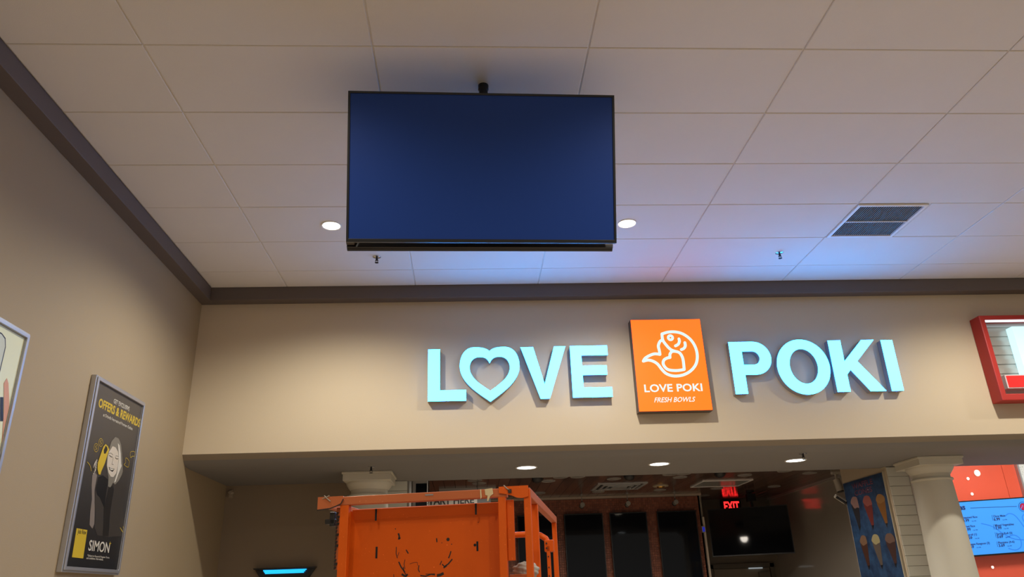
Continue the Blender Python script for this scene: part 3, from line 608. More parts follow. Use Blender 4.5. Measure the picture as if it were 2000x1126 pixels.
for i, (x, y) in enumerate([(3.482, 8.7), (4.203, 8.7), (4.962, 8.7)]):
    e = empty('track_spotlight', (x, y, ZS), ['grey spotlight on a stem above the gap left of the first full menu screen', 'grey spotlight on a stem above the middle menu screen', 'grey spotlight on a stem above the rightmost menu screen'][i] if i else 'grey spotlight on a stem above the menu screen nearest the lift', 'spotlight', 'stem spotlights over the menu screens')
    MB().lathe([(0.022, 0), (0.022, -0.015), (0.007, -0.018), (0.007, -0.11), (0, -0.11)], seg=10).build('stem', mat('spot_grey', (0.25, 0.24, 0.22), 0.5), e)
    MB().tube([(0.0, -0.06, -0.16), (0, 0.06, -0.17)], [0.036, 0.03], 14).build('head', mat('spot_grey2', (0.30, 0.29, 0.26), 0.5), e)
    MB().tube([(0.0, 0.058, -0.17), (-0.0, 0.075, -0.172)], [0.036, 0.038], 14).build('snoot', black, e)
    MB().lathe([(0.009, -0.10), (0.009, -0.14), (0, -0.145)], seg=8).build('knuckle', black, e)
wc = empty('wall_controller', (5.448, YM - 0.006, 2.44), 'small wall controller with a glowing blue display on the mosaic wall edge', 'controller')
MB().box((-0.035, -0.03, -0.05), (0.02, 0.0, 0.05)).build('case', mat('ctrl_white', (0.4, 0.4, 0.4), 0.4), wc, bevel=0.004)
MB().box((-0.025, -0.033, -0.035), (0.01, -0.03, 0.035)).build('display', mat('blue_display', (0, 0, 0.02), 0.3, emit=(0.02, 0.03, 0.5), es=0.6), wc)
# scissors: hanging television, exit sign, door at the back of the shop
t2 = television('television', (6.126, 8.8, 2.3824), (-0.0754, -0.0008, -0.3696), 1.231, 0.7275, 'black landscape television hanging at the back of the shop below the exit sign', bz=0.012, scr=scr_dark)
m2 = empty('television_mount', (6.30, 8.785, ZS), 'black ceiling mount of the television beside the exit sign', 'tv mount')
MB().lathe([(0.07, 0), (0.07, -0.02), (0.022, -0.03), (0.022, -0.42), (0, -0.42)], (-0.05, 0.1, 0), 16).build('pole', black_metal, m2)
MB().box((-0.12, 0.06, -0.16), (0.02, 0.14, -0.04)).build('bracket', black_metal, m2, bevel=0.005)
MB().box((-0.30, 0.0, -0.72), (0.10, 0.11, -0.42), Matrix.Rotation(-0.37, 4, 'Z')).build('mount_plate', black_metal, m2)
ex_ = empty('exit_sign', (6.27, 9.93, 2.88), 'glowing red EXIT sign high on the back wall of the shop', 'exit sign')
MB().box((-0.17, -0.02, -0.105), (0.17, 0.065, 0.105)).build('housing', mat('exit_black', (0.015, 0.012, 0.012), 0.3), ex_, bevel=0.004)
exm = mat('exit_red_glow', (0.5, 0.0, 0.0), 0.4, emit=(1.0, 0.02, 0.02), es=2.4)
EM = frame((6.27, 9.908, 2.80), (1, 0, 0), (0, 0, 1))
text('EXIT', exm, EM, width=0.27, height=0.15, name='exit_letter', split=True, parent=ex_, depth=0.004, bold=0.03, align='CENTER')
dr = struct('door_1', MB().box((5.83, 9.965, FL), (6.79, 9.995, 1.855)), mat('door_grey', (0.26, 0.22, 0.17), 0.45))
MB().box((5.75, 9.95, FL), (5.82, 10.0, 1.93)).build('door_jamb', mat('jamb_dark', (0.13, 0.11, 0.085), 0.5), dr)
MB().box((6.80, 9.95, FL), (6.87, 10.0, 1.93)).build('door_jamb', mat('jamb_dark', (0.2, 0.2, 0.2)), dr)
MB().box((5.75, 9.95, 1.865), (6.87, 10.0, 1.94)).build('door_head', mat('jamb_dark', (0.2, 0.2, 0.2)), dr)
MB().box((6.58, 9.90, 1.70), (6.76, 9.96, 1.79)).build('door_closer', mat('closer_grey', (0.17, 0.15, 0.12), 0.4), dr)
MB().box((6.42, 9.93, 1.845), (6.66, 9.945, 1.865)).build('closer_arm', mat('closer_alu', (0.7, 0.72, 0.75), 0.3, 0.7, emit=(0.6, 0.7, 0.75), es=0.35), dr)  # arm given a glow for the bright slit at the door top
# start here sign and grey framed display by the left partition
sh = empty('hanging_queue_sign', (1.1, 6.6, 2.60), 'grey hanging sign reading START HERE seen over the lift panel', 'sign')
MB().box((-0.02, 0.0, 0.0), (0.90, 0.03, 0.215)).build('board', mat('sign_dark', (0.03, 0.028, 0.026), 0.5), sh)
MB().box((0.035, -0.006, 0.01), (0.725, 0.0, 0.212)).build('sign_face', mat('sign_grey', (0.36, 0.33, 0.28), 0.5), sh)
HM = frame((1.15, 6.592, 2.684), (1, 0, 0), (0, 0, 1))
text('START HERE', mat('sign_ink', (0.01, 0.01, 0.01), 0.6), HM, name='printed_letter', split=True, width=0.635, height=0.095, parent=sh, depth=0.002, bold=0.03)
for x in (0.10, 0.73): MB().tube([(x, 0.015, 0.20), (x, 0.015, ZS - 2.60)], 0.004, 6).build('hanging_wire', black, sh)
gf = empty('framed_display', (1.094, 5.3, 2.2), 'dark display in a pale grey frame behind the left column', 'display')
MB().ring([(0.0, 0.0), (0.165, 0.0), (0.165, 0.615), (0.0, 0.615)], [(0.035, 0.035), (0.160, 0.035), (0.160, 0.575), (0.035, 0.575)], -0.04, 0.03, frame((0, 0, 0), (1, 0, 0), (0, 0, 1))).build('frame', mat('frame_grey', (0.34, 0.33, 0.31), 0.4), gf, bevel=0.003)
MB().box((0.035, 0.0, 0.035), (0.160, 0.02, 0.575)).build('screen', scr_dark, gf)
# ------------------------------------------------------------------ ice-cream poster on the partition side
Mi = frame((6.30, 0, 0), (0, -1, 0), (0, 0, 1))      # local x = -y, z = -x (into the shop)
ip = empty('cone_poster', (6.30, 4.87, 1.4), 'blue poster of six painted ice cream cones on the partition wall', 'poster')
def blue_mat():
    m = mat('poster_blue', (0.03, 0.07, 0.16), 0.4); nt = m.node_tree; b = nt.nodes['Principled BSDF']
    n = nt.nodes.new('ShaderNodeTexNoise'); n.inputs['Scale'].default_value = 7; n.inputs['Detail'].default_value = 8; n.inputs['Roughness'].default_value = 0.7
    tc = nt.nodes.new('ShaderNodeTexCoord'); r = nt.nodes.new('ShaderNodeValToRGB')
    r.color_ramp.elements[0].position = .35; r.color_ramp.elements[0].color = (0.010, 0.022, 0.06, 1); r.color_ramp.elements[1].position = .7; r.color_ramp.elements[1].color = (0.035, 0.095, 0.21, 1)
    nt.links.new(tc.outputs['Object'], n.inputs['Vector']); nt.links.new(n.outputs['Fac'], r.inputs[0]); nt.links.new(r.outputs[0], b.inputs['Base Color']); return m
MB().prism([(-5.82, 1.30), (-4.875, 1.30), (-4.875, 2.70), (-5.82, 2.70)], 0.001, 0.012, Mi).build('poster_board', blue_mat(), ip, world=True)
MB().prism([(-4.872, 1.30), (-4.855, 1.30), (-4.855, 2.71), (-4.872, 2.71)], 0.001, 0.02, Mi).build('edge_strip', mat('strip_cream', (0.45, 0.40, 0.3), 0.4), ip, world=True)
def i7(x, y): return loc2(Mi, un(1640 + x / 4.773, 890 + y / 4.773, 'x', 6.288))
def iart(pts, m, lay, nm): MB().prism(pts, 0.0118 + lay * .0005, 0.0122 + lay * .0005, Mi).build(nm, m, ip, world=True)
cones = [((105, 410), (180, 470), (188, 695), 'pink', (0.238, 0.140, 0.126), (0.021, 0.020, 0.025)),
         ((218, 400), (300, 440), (312, 685), 'red', (0.266, 0.077, 0.063), (0.140, 0.025, 0.021)),
         ((340, 385), (420, 400), (440, 665), 'amber', (0.280, 0.140, 0.042), (0.210, 0.084, 0.014)),
         ((190, 770), (255, 800), (275, 1060), 'tan', (0.182, 0.105, 0.063), (0.063, 0.025, 0.017)),
         ((300, 760), (375, 790), (395, 1055), 'vanilla', (0.336, 0.294, 0.154), (0.105, 0.084, 0.070)),
         ((425, 750), (515, 780), (525, 1040), 'mocha', (0.154, 0.091, 0.070), (0.059, 0.028, 0.025))]
for (ax, ay), (bx, by), (tx, ty), nm, top, bod in cones:
    mt_, mb_ = pm(nm + '_scoop', top), pm(nm + '_cone', bod)
    iart([i7(ax + 4, ay + 15), i7(bx, by), i7(bx + 8, by + 60), i7(tx + 8, ty - 40), i7(tx, ty), i7(tx - 14, ty - 40), i7(ax + 8, ay + 60)], mb_, 1, 'printed_cone')
    cx, cy = (ax + bx) / 2, (ay + by) / 2
    iart([i7(*p) for p in smooth_line([(ax - 2, ay + 25), (ax + 10, ay - 22), (cx - 5, ay - 32), (cx + 18, ay - 22), (bx - 4, by - 20), (bx + 2, by + 12), (cx + 20, cy + 38), (cx, cy + 50), (ax + 14, ay + 48)], 3, True)], mt_, 2, 'printed_scoop')
    iart([i7(tx - 12, ty - 38), i7(tx + 8, ty - 42), i7(tx + 2, ty)], dk, 2, 'printed_cone_tip')
a, b = i7(125, 340), i7(318, 295)
text('WAFFLE', pm('faded_red', (0.16, 0.05, 0.09)), Mi, width=b[0] - a[0], height=0.06, parent=ip, z0=0.0126, depth=0.0004, bold=0.02, at=(a[0], b[1] + 0.045))
text('CONES', pm('faded_red', (0.16, 0.05, 0.09)), Mi, width=(b[0] - a[0]) * .85, height=0.06, parent=ip, z0=0.0126, depth=0.0004, bold=0.02, at=(a[0] + .03, b[1] - 0.035))
# spotlights near the partition
e = empty('track_spotlight', (6.82, 6.95, ZS), 'white cylinder spotlight on the shop ceiling left of the ice cream poster', 'spotlight')
sw = mat('spot_white', (0.60, 0.56, 0.48), 0.5)
MB().box((-0.10, -0.03, -0.03), (0.12, 0.03, 0)).build('track_adapter', sw, e)
MB().lathe([(0.014, -0.03), (0.014, -0.10), (0, -0.10)], (-0.05, 0, 0), 10).build('stem', sw, e)
MB().tube([(-0.05, 0.0, -0.10), (-0.03, -0.02, -0.26)], [0.045, 0.052], 20).build('head', sw, e, smooth=True)
MB().tube([(-0.03, -0.02, -0.258), (-0.0285, -0.0215, -0.272)], [0.050, 0.046], 20).build('lens_ring', black, e)
e = empty('wall_spotlight', (6.30, 5.835, 2.52), 'small tilted white camera spotlight on the far edge of the poster wall', 'spotlight')
MB().tube([(0.0, 0, 0), (-0.05, 0.0, 0.0)], 0.012, 8).build('stem', sw, e)
MB().tube([(-0.13, 0.0, 0.045), (-0.02, 0.0, -0.03)], [0.026, 0.030], 14).build('head', sw, e, smooth=True)
MB().tube([(-0.13, -0.02, 0.03), (-0.02, -0.02, -0.05)], [0.016, 0.016], 10).build('shade', black, e)
# ------------------------------------------------------------------ orange-red shop at right
YR = 6.5
redw = mat('orange_red_gloss', (0.86, 0.13, 0.07), 0.18, spec=0.5)
wr = struct('wall_menu', MB().box((7.10, YR + 0.02, FL), (11.5, YR + 0.12, 3.4)), mat('red_backing', (0.25, 0.02, 0.01), 0.7))
for (a0, a1) in ((7.10, 7.95), (7.953, 8.845), (8.85, 9.03)):
    MB().box((a0, YR, FL), (a1, YR + 0.02, 3.4)).build('wall_panel', redw, wr, bevel=0.002)
MB().box((9.03, YR - 0.05, FL), (9.055, YR + 0.02, 3.4)).build('metal_edge', alu, wr)
def speck():
    m = mat('speckled_white', (0.85, 0.92, 0.92), 0.5); nt = m.node_tree; b = nt.nodes['Principled BSDF']; vo = nt.nodes.new('ShaderNodeTexVoronoi'); vo.inputs['Scale'].default_value = 45
    r = nt.nodes.new('ShaderNodeValToRGB'); r.color_ramp.elements[0].position = .12; r.color_ramp.elements[0].color = (0.15, 0.2, 0.12, 1); r.color_ramp.elements[1].position = .25; r.color_ramp.elements[1].color = (0.85, 0.92, 0.92, 1)
    tc = nt.nodes.new('ShaderNodeTexCoord'); nt.links.new(tc.outputs['Object'], vo.inputs['Vector']); nt.links.new(vo.outputs['Distance'], r.inputs[0]); nt.links.new(r.outputs[0], b.inputs['Base Color']); return m
MB().box((9.055, YR - 0.02, FL), (11.5, YR + 0.02, 3.4)).build('speckled_panel', speck(), wr)
struct('ceiling_menu_shop', MB().box((6.54, YB, 3.4), (11.5, YR + 0.12, 3.5)), white)
struct('ceiling_menu_step', MB().box((6.66, YB - 0.002, SOF), (14, YB + 0.02, 3.45)), soffit_m)
struct('wall_menu_left', MB().box((6.66, YB + 0.05, FL), (6.72, YR, 3.4)), white)
fl = empty('fluorescent_panel', (8.4, 5.25, 3.4), 'bright ceiling panel lighting the orange-red menu wall', 'ceiling light')  # light panel added out of view to brighten the menu wall
MB().box((-1.2, -0.25, -0.03), (1.2, 0.25, -0.01)).build('diffuser', mat('panel_glow', (1, 1, 1), 0.5, emit=(1, 0.95, 0.88), es=14), fl)
MB().ring([(-1.23, -.28), (1.23, -.28), (1.23, .28), (-1.23, .28)], [(-1.2, -.25), (1.2, -.25), (1.2, .25), (-1.2, .25)], -0.04, 0, Matrix.Identity(4)).build('frame', white, fl)
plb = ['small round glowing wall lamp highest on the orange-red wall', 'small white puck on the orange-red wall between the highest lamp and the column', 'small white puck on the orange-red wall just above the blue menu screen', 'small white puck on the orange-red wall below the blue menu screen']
for i, (px, py_, r) in enumerate(((1909, 923, 0.040), (1891, 934, 0.019), (1899, 964, 0.019), (1939, 1107, 0.018))):  # glowing discs stand for lamp reflections on the glossy wall
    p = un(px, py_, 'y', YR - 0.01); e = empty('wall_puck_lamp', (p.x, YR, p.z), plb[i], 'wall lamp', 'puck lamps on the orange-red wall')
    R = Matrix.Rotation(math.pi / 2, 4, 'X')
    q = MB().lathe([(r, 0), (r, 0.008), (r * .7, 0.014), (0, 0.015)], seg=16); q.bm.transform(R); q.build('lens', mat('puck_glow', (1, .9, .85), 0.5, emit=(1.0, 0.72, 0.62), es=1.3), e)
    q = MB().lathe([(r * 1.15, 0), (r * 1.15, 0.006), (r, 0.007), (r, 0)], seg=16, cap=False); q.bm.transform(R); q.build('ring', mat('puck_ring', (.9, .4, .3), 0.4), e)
# blue menu screen
TL, TR = un(1862, 979.3, 'y', 6.30), un(2000, 970, 'y', 6.30)
BL = un(1897, 1087, 'y', 6.39); BR = un(2000, 1082, 'y', 6.39)
MT = frame(TL, TR - TL, TL - BL)
L_ = -loc2(MT, BL)[1]; WT = (TR - TL).length * 1.9
bs = empty('blue_menu_screen', TL, 'bright blue digital menu screen on the orange-red wall listing side dishes', 'screen')
MB().prism([(-0.15, -L_), (WT, -L_), (WT, 0), (-0.15, 0)], -0.06, 0.0, MT).build('case', bezel, bs, world=True)
bl = mat('blue_menu_lit', (0.02, 0.1, 0.3), 0.3, emit=(0.042, 0.30, 0.88), es=1.0)
MB().prism([(-0.14, -L_ + .02), (WT - .01, -L_ + .02), (WT - .01, -0.012), (-0.14, -0.012)], 0.0, 0.003, MT).build('lit_panel', bl, bs, world=True)
navy = mat('menu_ink', (0.005, 0.02, 0.10), 0.4, emit=(0.003, 0.015, 0.09), es=1.0); mid = mat('menu_swirl', (0.01, 0.08, 0.3), 0.4, emit=(0.02, 0.17, 0.62), es=1.0)
def i8(x, y): 
    d_ = RM @ Vector(((1820 + x / 4.772 - 1000) / FPX, 1, -(890 + y / 4.772 - 563) / FPX)); n_ = MT.to_3x3() @ Vector((0, 0, 1))
    t_ = (MT.translation - CAM).dot(n_) / d_.dot(n_); return loc2(MT, CAM + d_ * t_)
def mtext(s, x0, x1, y, h, al='LEFT', m_=navy, b_=0.02, yy=None):
    a_, b2 = i8(x0, y), i8(x1, y if yy is None else yy)
    text(s, m_, MT, width=b2[0] - a_[0], height=h, parent=bs, z0=0.0042, depth=0.001, bold=b_, at=(a_[0], (a_[1] + b2[1]) / 2))
mtext('Sides', 160, 314, 503, 0.070, b_=0.035)
MB().stroke([i8(357, 484), i8(790, 468)], 0.006, 0.0042, 0.0052, MT, round_=False).build('rule', navy, bs, world=True)
for (x0, x1, y, nm, pr, x2) in ((282, 424, 580, 'Steamed Rice', '4.99', 348), (300, 402, 664, 'Fried Rice', '6.99', 362), (312, 420, 742, 'Eggroll (1)', '1.69', 378), (330, 540, 826, 'Cheese Rangoon (3)', '3.69', 393), (570, 682, 568, 'Chow Mein', '6.99', 636), (586, 765, 650, 'Mixed Vegetables', '7.99', 650), (600, 750, 730, 'Spring Roll (2)', '3.69', 664), (616, 770, 812, 'Plantains (4-6)', '3.69', 680)):
    mtext(nm, x0, x1, y, 0.026, b_=0.025, yy=y - 3); mtext(pr, x0 + 6, x2, y + 32, 0.036, b_=0.035, yy=y + 31); mtext('Cal 390', x2 + 22, x2 + 64, y + 30, 0.014, b_=0.0, yy=y + 29)
for x, y in ((557, 550), (570, 635), (587, 710), (602, 795)):
    MB().stroke([i8(x, y), i8(x + 10, y + 50)], 0.004, 0.0042, 0.0052, MT, round_=False).build('divider', navy, bs, world=True)
for sw_ in ([(460, 628), (560, 655), (660, 720), (760, 770), (858, 780)], [(680, 560), (720, 535), (780, 560), (858, 660)], [(690, 760), (760, 735), (820, 770), (830, 840), (780, 875), (715, 860)], [(858, 540), (840, 570), (858, 610)]):
    MB().stroke([i8(*p) for p in smooth_line(sw_, 6)], 0.012, 0.0033, 0.0040, MT).build('swirl', mid, bs, world=True)
cx, cy = i8(848, 472)
for r, m_, lay in ((0.062, navy, 0.0042), (0.056, bl, 0.0048), (0.046, navy, 0.0054), (0.041, mat('menu_red', (.3, 0, .02), 0.4, emit=(0.25, 0.01, 0.05), es=1.0), 0.006)):
    MB().prism([(cx + r * math.cos(t), cy + r * math.sin(t)) for t in [k * math.pi / 16 for k in range(32)]], lay, lay + 0.0006, MT).build('round_emblem', m_, bs, world=True)
MB().stroke([(cx - .03, cy - .02), (cx - .005, cy + .02), (cx + .01, cy - .01), (cx + .03, cy + .03)], 0.006, 0.0067, 0.0072, MT).build('emblem_stroke', bl, bs, world=True)
# ------------------------------------------------------------------ alcove: insect light trap and sensor
it = empty('insect_light_trap', (-0.145, YB, 1.92), 'black wall-mounted insect light trap with glowing blue tubes', 'insect trap')
fr = lambda o, u, v_: frame(o, u, v_)
TM = frame((0, 0, 0), (1, 0, 0), (0, 0, 1))
MB().prism([(-0.31, 0.0), (0.31, 0.0), (0.15, -0.23), (-0.16, -0.23)], 0.001, 0.03, TM).build('housing', black, it)
MB().prism([(-0.31, 0.0), (0.31, 0.0), (0.30, -0.014), (-0.30, -0.014)], 0.03, 0.09, TM).build('top_lip', black, it)
MB().prism([(-0.25, -0.062), (0.26, -0.062), (0.15, -0.23), (-0.16, -0.23)], 0.03, 0.10, TM).build('front_cover', black, it)
bt = mat('uv_tube_blue', (0, 0.3, 0.6), 0.3, emit=(0.02, 0.45, 1.0), es=1.6)
for k in range(3): MB().tube([(-0.215 + k * .01, -0.05, -0.024 - k * .013), (0.215 - k * .012, -0.05, -0.024 - k * .013)], 0.0055, 8).build('uv_tube', bt, it)
se = empty('motion_sensor', (-0.775, YB, 2.68), 'small white hexagonal sensor high in the dark alcove corner', 'sensor')
R = Matrix.Rotation(math.pi / 2, 4, 'X'); q = MB().lathe([(0.032, 0), (0.032, 0.02), (0.02, 0.035), (0, 0.036)], seg=6); q.bm.transform(R); q.build('sensor_body', mat('sensor_plastic', (0.33, 0.27, 0.2), 0.5), se)
MB().box((-0.014, -0.03, -0.055), (0.022, -0.002, -0.02)).build('sensor_mount', mat('sensor_plastic', (0.33, 0.27, 0.2), 0.5), se)
# ------------------------------------------------------------------ orange scissor lift
def orange_mat(name, col):
    m = mat(name, col, 0.42, spec=0.25); nt = m.node_tree; b = nt.nodes['Principled BSDF']; tc = nt.nodes.new('ShaderNodeTexCoord')
    n = nt.nodes.new('ShaderNodeTexNoise'); n.inputs['Scale'].default_value = 160; n.inputs['Detail'].default_value = 2
    r = nt.nodes.new('ShaderNodeValToRGB'); r.color_ramp.elements[0].position = .70; r.color_ramp.elements[0].color = (*col, 1); r.color_ramp.elements[1].position = .78; r.color_ramp.elements[1].color = (min(1, col[0] * 1.5), col[1] * 2.2, col[2] * 3 + .03, 1)
    n2 = nt.nodes.new('ShaderNodeTexNoise'); n2.inputs['Scale'].default_value = 6; n2.inputs['Detail'].default_value = 6
    mp = nt.nodes.new('ShaderNodeMapRange'); mp.inputs[3].default_value = 0.86; mp.inputs[4].default_value = 1.1
    mx = nt.nodes.new('ShaderNodeMix'); mx.data_type = 'RGBA'; mx.blend_type = 'MULTIPLY'; mx.inputs[0].default_value = 1
    nt.links.new(tc.outputs['Object'], n.inputs['Vector']); nt.links.new(n.outputs['Fac'], r.inputs[0]); nt.links.new(tc.outputs['Object'], n2.inputs['Vector']); nt.links.new(n2.outputs['Fac'], mp.inputs[0])
    nt.links.new(r.outputs[0], mx.inputs[6]); nt.links.new(mp.outputs[0], mx.inputs[7]); nt.links.new(mx.outputs[2], b.inputs['Base Color']); return m
OR = orange_mat('orange_paint', (0.66, 0.10, 0.004)); OR2 = orange_mat('orange_paint_worn', (0.48, 0.13, 0.045))
blk = mat('scratch_black', (0.02, 0.012, 0.008), 0.7)
A = math.radians(-10.7)
lf = empty('scissor_lift', (1.18, -0.43, FL), 'scuffed orange scissor lift platform with guard rails and a solid end panel', 'scissor lift', rot=(0, 0, A))
zt = 1.951 - FL; LW, LD = 0.776, 1.16
H = lambda v_: v_ - FL
zz = lambda v_: v_ - FL
def bx(nm, a_, b_, m_=OR, bev=0.002, label=None): return MB().box((a_[0], a_[1], zz(a_[2])), (b_[0], b_[1], zz(b_[2]))).build(nm, m_, lf, bevel=bev, label=label)
bx('top_rail', (0.0, -0.016, 1.921), (0.70, 0.016, 1.951), OR2)
# corner brackets with curved lower edge
LM = frame((0, -0.017, -FL), (1, 0, 0), (0, 0, 1))
MB().prism([(-0.004, 1.953), (-0.004, 1.907), (0.045, 1.911), (0.066, 1.917), (0.085, 1.924), (0.094, 1.94), (0.092, 1.953)], 0.0, 0.006, LM).build('corner_bracket', OR2, lf)
MB().prism([(0.672, 1.956), (0.672, 1.934), (0.69, 1.931), (0.715, 1.925), (0.735, 1.916), (0.755, 1.913), (0.778, 1.918), (0.778, 1.956)], 0.0, 0.006, LM).build('corner_bracket', OR, lf)
MB().stroke([(-.004, 1.9065), (0.045, 1.9105), (0.066, 1.917), (0.085, 1.925), (0.094, 1.942)], 0.004, 0.006, 0.0066, LM, round_=False).build('worn_edge', blk, lf)
bx('front_post', (0.080, -0.015, 0.55), (0.113, 0.015, 1.921)); bx('front_post', (0.667, -0.015, 0.55), (0.694, 0.015, 1.933))
bx('end_panel', (0.090, 0.055, 0.75), (0.684, 0.060, 1.905), OR, 0.0)
MB().prism([(0.054, zz(1.872)), (0.026, zz(1.906)), (0.028, zz(1.909)), (0.060, zz(1.909)), (0.060, zz(1.872))], 0.113, 0.672, Mx).build('panel_flange', OR, lf)
bx('hinge_plate', (0.694, 0.004, 1.706), (0.721, 0.010, 1.912), OR, 0.002)
bx('hinge_plate', (0.060, 0.004, 1.70), (0.080, 0.010, 1.915), OR2, 0.002)
bx('corner_post', (0.760, -0.016, 0.55), (0.784, 0.010, 1.945)); bx('corner_post', (-0.01, 0.30, 0.55), (0.015, 0.325, 1.921), OR)
bx('side_rail', (0.758, -0.014, 1.917), (0.784, LD, 1.949), OR2); bx('side_rail', (-0.008, 0.0, 1.921), (0.018, LD, 1.949), OR2)
bx('side_post', (0.758, 0.235, 0.55), (0.783, 0.262, 1.917)); bx('side_post', (0.762, LD - 0.05, 0.55), (0.784, LD - 0.02, 1.917)); bx('side_post', (-0.008, LD - 0.05, 0.55), (0.016, LD - 0.02, 1.917))
bx('side_post', (0.764, 0.74, 0.55), (0.779, 0.765, 1.79), OR)
bx('latch_block', (0.755, 0.74, 1.765), (0.795, 0.80, 1.815), OR, 0.003)
MB().tube([(0.10, 0.77, zz(1.844)), (0.70, 0.77, zz(1.844)), (0.735, 0.77, zz(1.838)), (0.76, 0.77, zz(1.822)), (0.771, 0.77, zz(1.80))], 0.013, 12).build('bent_tube', OR, lf, smooth=True)
bx('deck', (-0.01, -0.01, 0.50), (LW + .01, LD + .01, 0.58), OR2)
bx('chassis', (-0.02, -0.05, -0.02), (LW + .02, LD + .06, 0.42), mat('lift_grey', (0.1, 0.1, 0.1), 0.5), 0.01)
for s in (0.05, LW - 0.09):
    for k in (-1, 1):
        MB().box((-0.50, 0, -0.025), (0.50, 0.03, 0.025), Matrix.Translation((s, LD / 2, zz(0.46))) @ Matrix.Rotation(math.pi / 2, 4, 'Z') @ Matrix.Rotation(k * 0.07, 4, 'Y')).build('scissor_arm', OR2, lf)
for sx in (0.0, LW - 0.0):
    for sy in (0.08, LD - 0.08):
        MB().tube([(sx - 0.045, sy, 0.13), (sx + 0.045, sy, 0.13)], 0.13, 20).build('wheel', mat('rubber', (0.03, 0.03, 0.03), 0.8), lf)
# slots, scuffs and tape, all as thin pieces on the panel face
PM_ = frame((0, 0.055, -FL), (1, 0, 0), (0, 0, 1))
PS_ = frame((0, 0.024, -FL), (1, 0, 0), (0, 0, 1))
for x, z0, z1, F_ in ((0.205, 1.864, 1.906, PS_), (0.202, 1.735, 1.775, PM_), (0.579, 1.868, 1.907, PS_), (0.577, 1.745, 1.778, PM_)):
    MB().prism([(x - .0035, z0), (x + .0035, z0), (x + .0035, z1), (x - .0035, z1)], 0.0, 0.0012, F_).build('slot', mat('slot_black', (0.005, 0.004, 0.004), 0.8), lf)
MB().prism([(0.568 + .005 * math.cos(t), 1.766 + .005 * math.sin(t)) for t in [k * math.pi / 5 for k in range(10)]], 0.0, 0.0012, PM_).build('slot', mat('slot_black', (0, 0, 0)), lf)
Lo = (Matrix.Translation(lf.location) @ Matrix.Rotation(A, 4, 'Z'))
PW = Lo @ PM_
def pf(x, y, sc_=3.846, ox=600, oy=880):
    d_ = RM @ Vector(((ox + x / sc_ - 1000) / FPX, 1, -(oy + y / sc_ - 563) / FPX)); n_ = PW.to_3x3() @ Vector((0, 0, 1))
    t_ = (PW.translation - CAM).dot(n_) / d_.dot(n_); return loc2(PW, CAM + d_ * t_)
scr_ = MB()
for pts_, wd in (([(685, 618), (692, 640), (688, 665)], 0.006), ([(690, 650), (700, 658)], 0.006), ([(972, 655), (975, 685)], 0.004), ([(670, 720), (668, 770), (678, 805)], 0.0025), ([(743, 742), (760, 770)], 0.004), ([(688, 832), (705, 870), (735, 912)], 0.0045),
    ([(735, 815), (728, 850), (735, 885)], 0.002), ([(770, 848), (800, 838), (828, 836), (830, 860)], 0.0012), ([(840, 858), (835, 890), (845, 910)], 0.003), ([(1080, 752), (1072, 780), (1062, 805)], 0.004), ([(1090, 812), (1060, 848), (1030, 868), (1015, 850)], 0.0045), ([(1010, 825), (998, 855)], 0.003), ([(1048, 860), (1025, 878)], 0.005),
    ([(710, 925), (740, 942), (755, 925)], 0.007), ([(850, 935), (890, 940), (930, 925), (960, 930)], 0.004), ([(975, 935), (1000, 930), (1025, 918)], 0.009), ([(890, 925), (960, 922)], 0.002), ([(650, 925), (652, 960)], 0.002), ([(722, 870), (728, 905), (748, 940)], 0.003), ([(700, 960), (760, 990), (830, 1000), (930, 995), (1000, 975)], 0.008), ([(690, 760), (680, 790)], 0.0015)):
    scr_.stroke([pf(*p) for p in pts_], wd, 0.0, 0.0008, PM_, round_=False)
for x, y, r in ((1058, 664, 0.0062), (663, 585, 0.002), (1012, 690, 0.0016), (1085, 700, 0.002), (955, 480, 0.0012), (1285, 535, 0.0014)):
    cx, cy = pf(x, y); scr_.prism([(cx + r * math.cos(t), cy + r * math.sin(t)) for t in [k * math.pi / 4 for k in range(8)]], 0.0, 0.0008, PM_)
o = scr_.build('paint_scratches', blk, lf, label='black scratches and chips'); o['kind'] = 'stuff'
# torn black tape and clamp on the left post
tp = MB()
for k in range(16):
    z0 = 1.90 - k * 0.0125; w1 = random.uniform(0.004, 0.016)
    tp.prism([(0.062, z0), (0.062 + w1, z0 - .002), (0.062 + w1 * .6, z0 - .011), (0.061, z0 - .012)], 0.0, 0.001, frame((0, 0.003, -FL), (1, 0, 0), (0, 0, 1)))
tp.build('torn_tape', blk, lf, label='torn black tape')
bx('clamp', (0.018, 0.0, 1.858), (0.058, 0.03, 1.876), black, 0.003); bx('clamp_jaw', (0.036, 0.0, 1.85), (0.056, 0.03, 1.90), black, 0.003)
tape = mat('masking_tape', (0.62, 0.50, 0.28), 0.7)
TB = frame((0, -0.0175, -FL), (1, 0, 0), (0, 0, 1))
MB().prism([(0.620, 1.9505), (0.648, 1.9535), (0.651, 1.933), (0.640, 1.926), (0.622, 1.930)], 0.0, 0.0015, TB).build('tape_patch', tape, lf)
for p_ in ([(0.603, 1.9515), (0.607, 1.9515), (0.609, 1.922), (0.604, 1.918)], [(0.630, 1.928), (0.640, 1.926), (0.632, 1.908), (0.628, 1.910)]): MB().prism(p_, 0.0, 0.0015, TB).build('tape_strip', tape, lf)
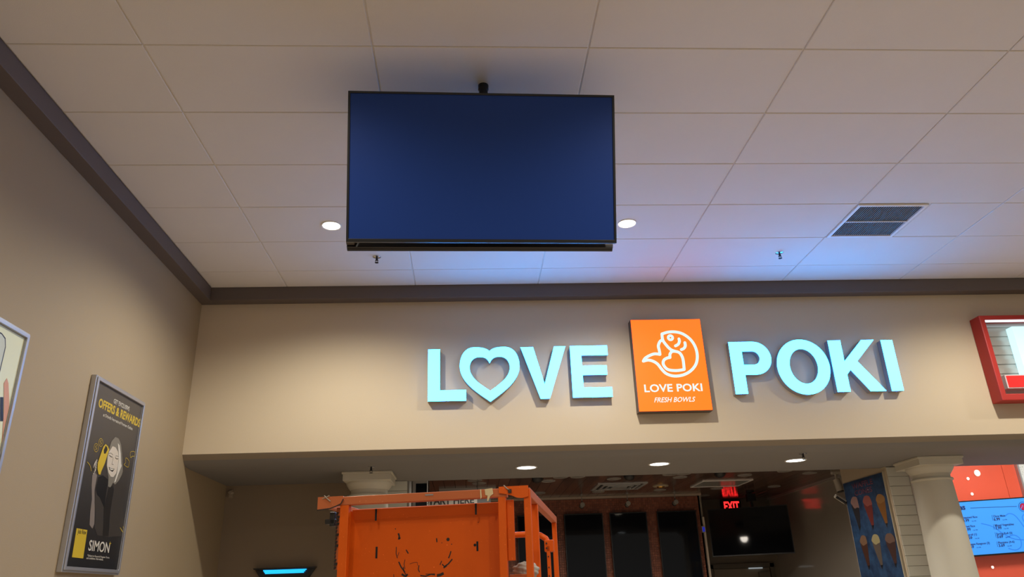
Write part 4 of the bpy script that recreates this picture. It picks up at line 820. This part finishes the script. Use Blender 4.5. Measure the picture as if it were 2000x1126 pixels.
bx('label_patch', (0.40, -0.0175, 1.939), (0.43, -0.016, 1.944), mat('patch_grey', (0.25, 0.23, 0.22), 0.6), 0)
zt_ = mat('zip_tie', (0.28, 0.22, 0.16), 0.5)
for pts_ in ([(0.020, -0.022, zz(1.957)), (0.030, -0.026, zz(1.948)), (0.046, -0.026, zz(1.935))], [(0.008, -0.02, zz(1.945)), (0.028, -0.026, zz(1.95)), (0.040, -0.024, zz(1.956))], [(0.690, -0.02, zz(1.960)), (0.702, -0.026, zz(1.948)), (0.714, -0.026, zz(1.940))]): MB().tube(pts_, 0.0022, 6).build('wire_tie', zt_, lf)
MB().box((0.706, -0.028, zz(1.932)), (0.718, -0.024, zz(1.945))).build('rust_spot', blk, lf)
for x, z_ in ((0.7585, 1.80), (0.7585, 1.78)): MB().tube([(0.765, 0.738, zz(z_)), (0.765, 0.734, zz(z_))], 0.004, 8).build('bolt', blk, lf)
for z_ in (1.745, 1.70, 1.665): MB().tube([(0.771, 0.739, zz(z_)), (0.771, 0.736, zz(z_))], 0.003, 8).build('bolt', blk, lf)
# crumpled white rag tied to the rail
rg = bpy.data.meshes.new('rag'); bm = bmesh.new(); bmesh.ops.create_icosphere(bm, subdivisions=4, radius=1)
for v_ in bm.verts:
    n = v_.co.normalized(); f = 1 + 0.10 * math.sin(7 * n.x + 3 * n.z) * math.cos(6 * n.y) + 0.07 * math.sin(13 * n.z + 5 * n.x) + 0.05 * math.sin(23 * n.y + 11 * n.x)
    v_.co = Vector((n.x * 0.045 * f, n.y * 0.035 * f, n.z * 0.032 * f))
bm.to_mesh(rg); bm.free(); rg.materials.append(mat('rag_white', (0.36, 0.33, 0.29), 0.9)); rg.polygons.foreach_set('use_smooth', [True] * len(rg.polygons))
pr_ = Lo @ Vector((0.742, 0.115, zz(1.672))); ro = bpy.data.objects.new('crumpled_rag', rg); C.objects.link(ro); ro.location = pr_
tag(ro, 'crumpled whitish plastic rag hanging on the lift rail behind its corner post', 'rag')
bx('mid_rail', (0.69, 0.06, 1.640), (0.768, 0.08, 1.662), OR2)
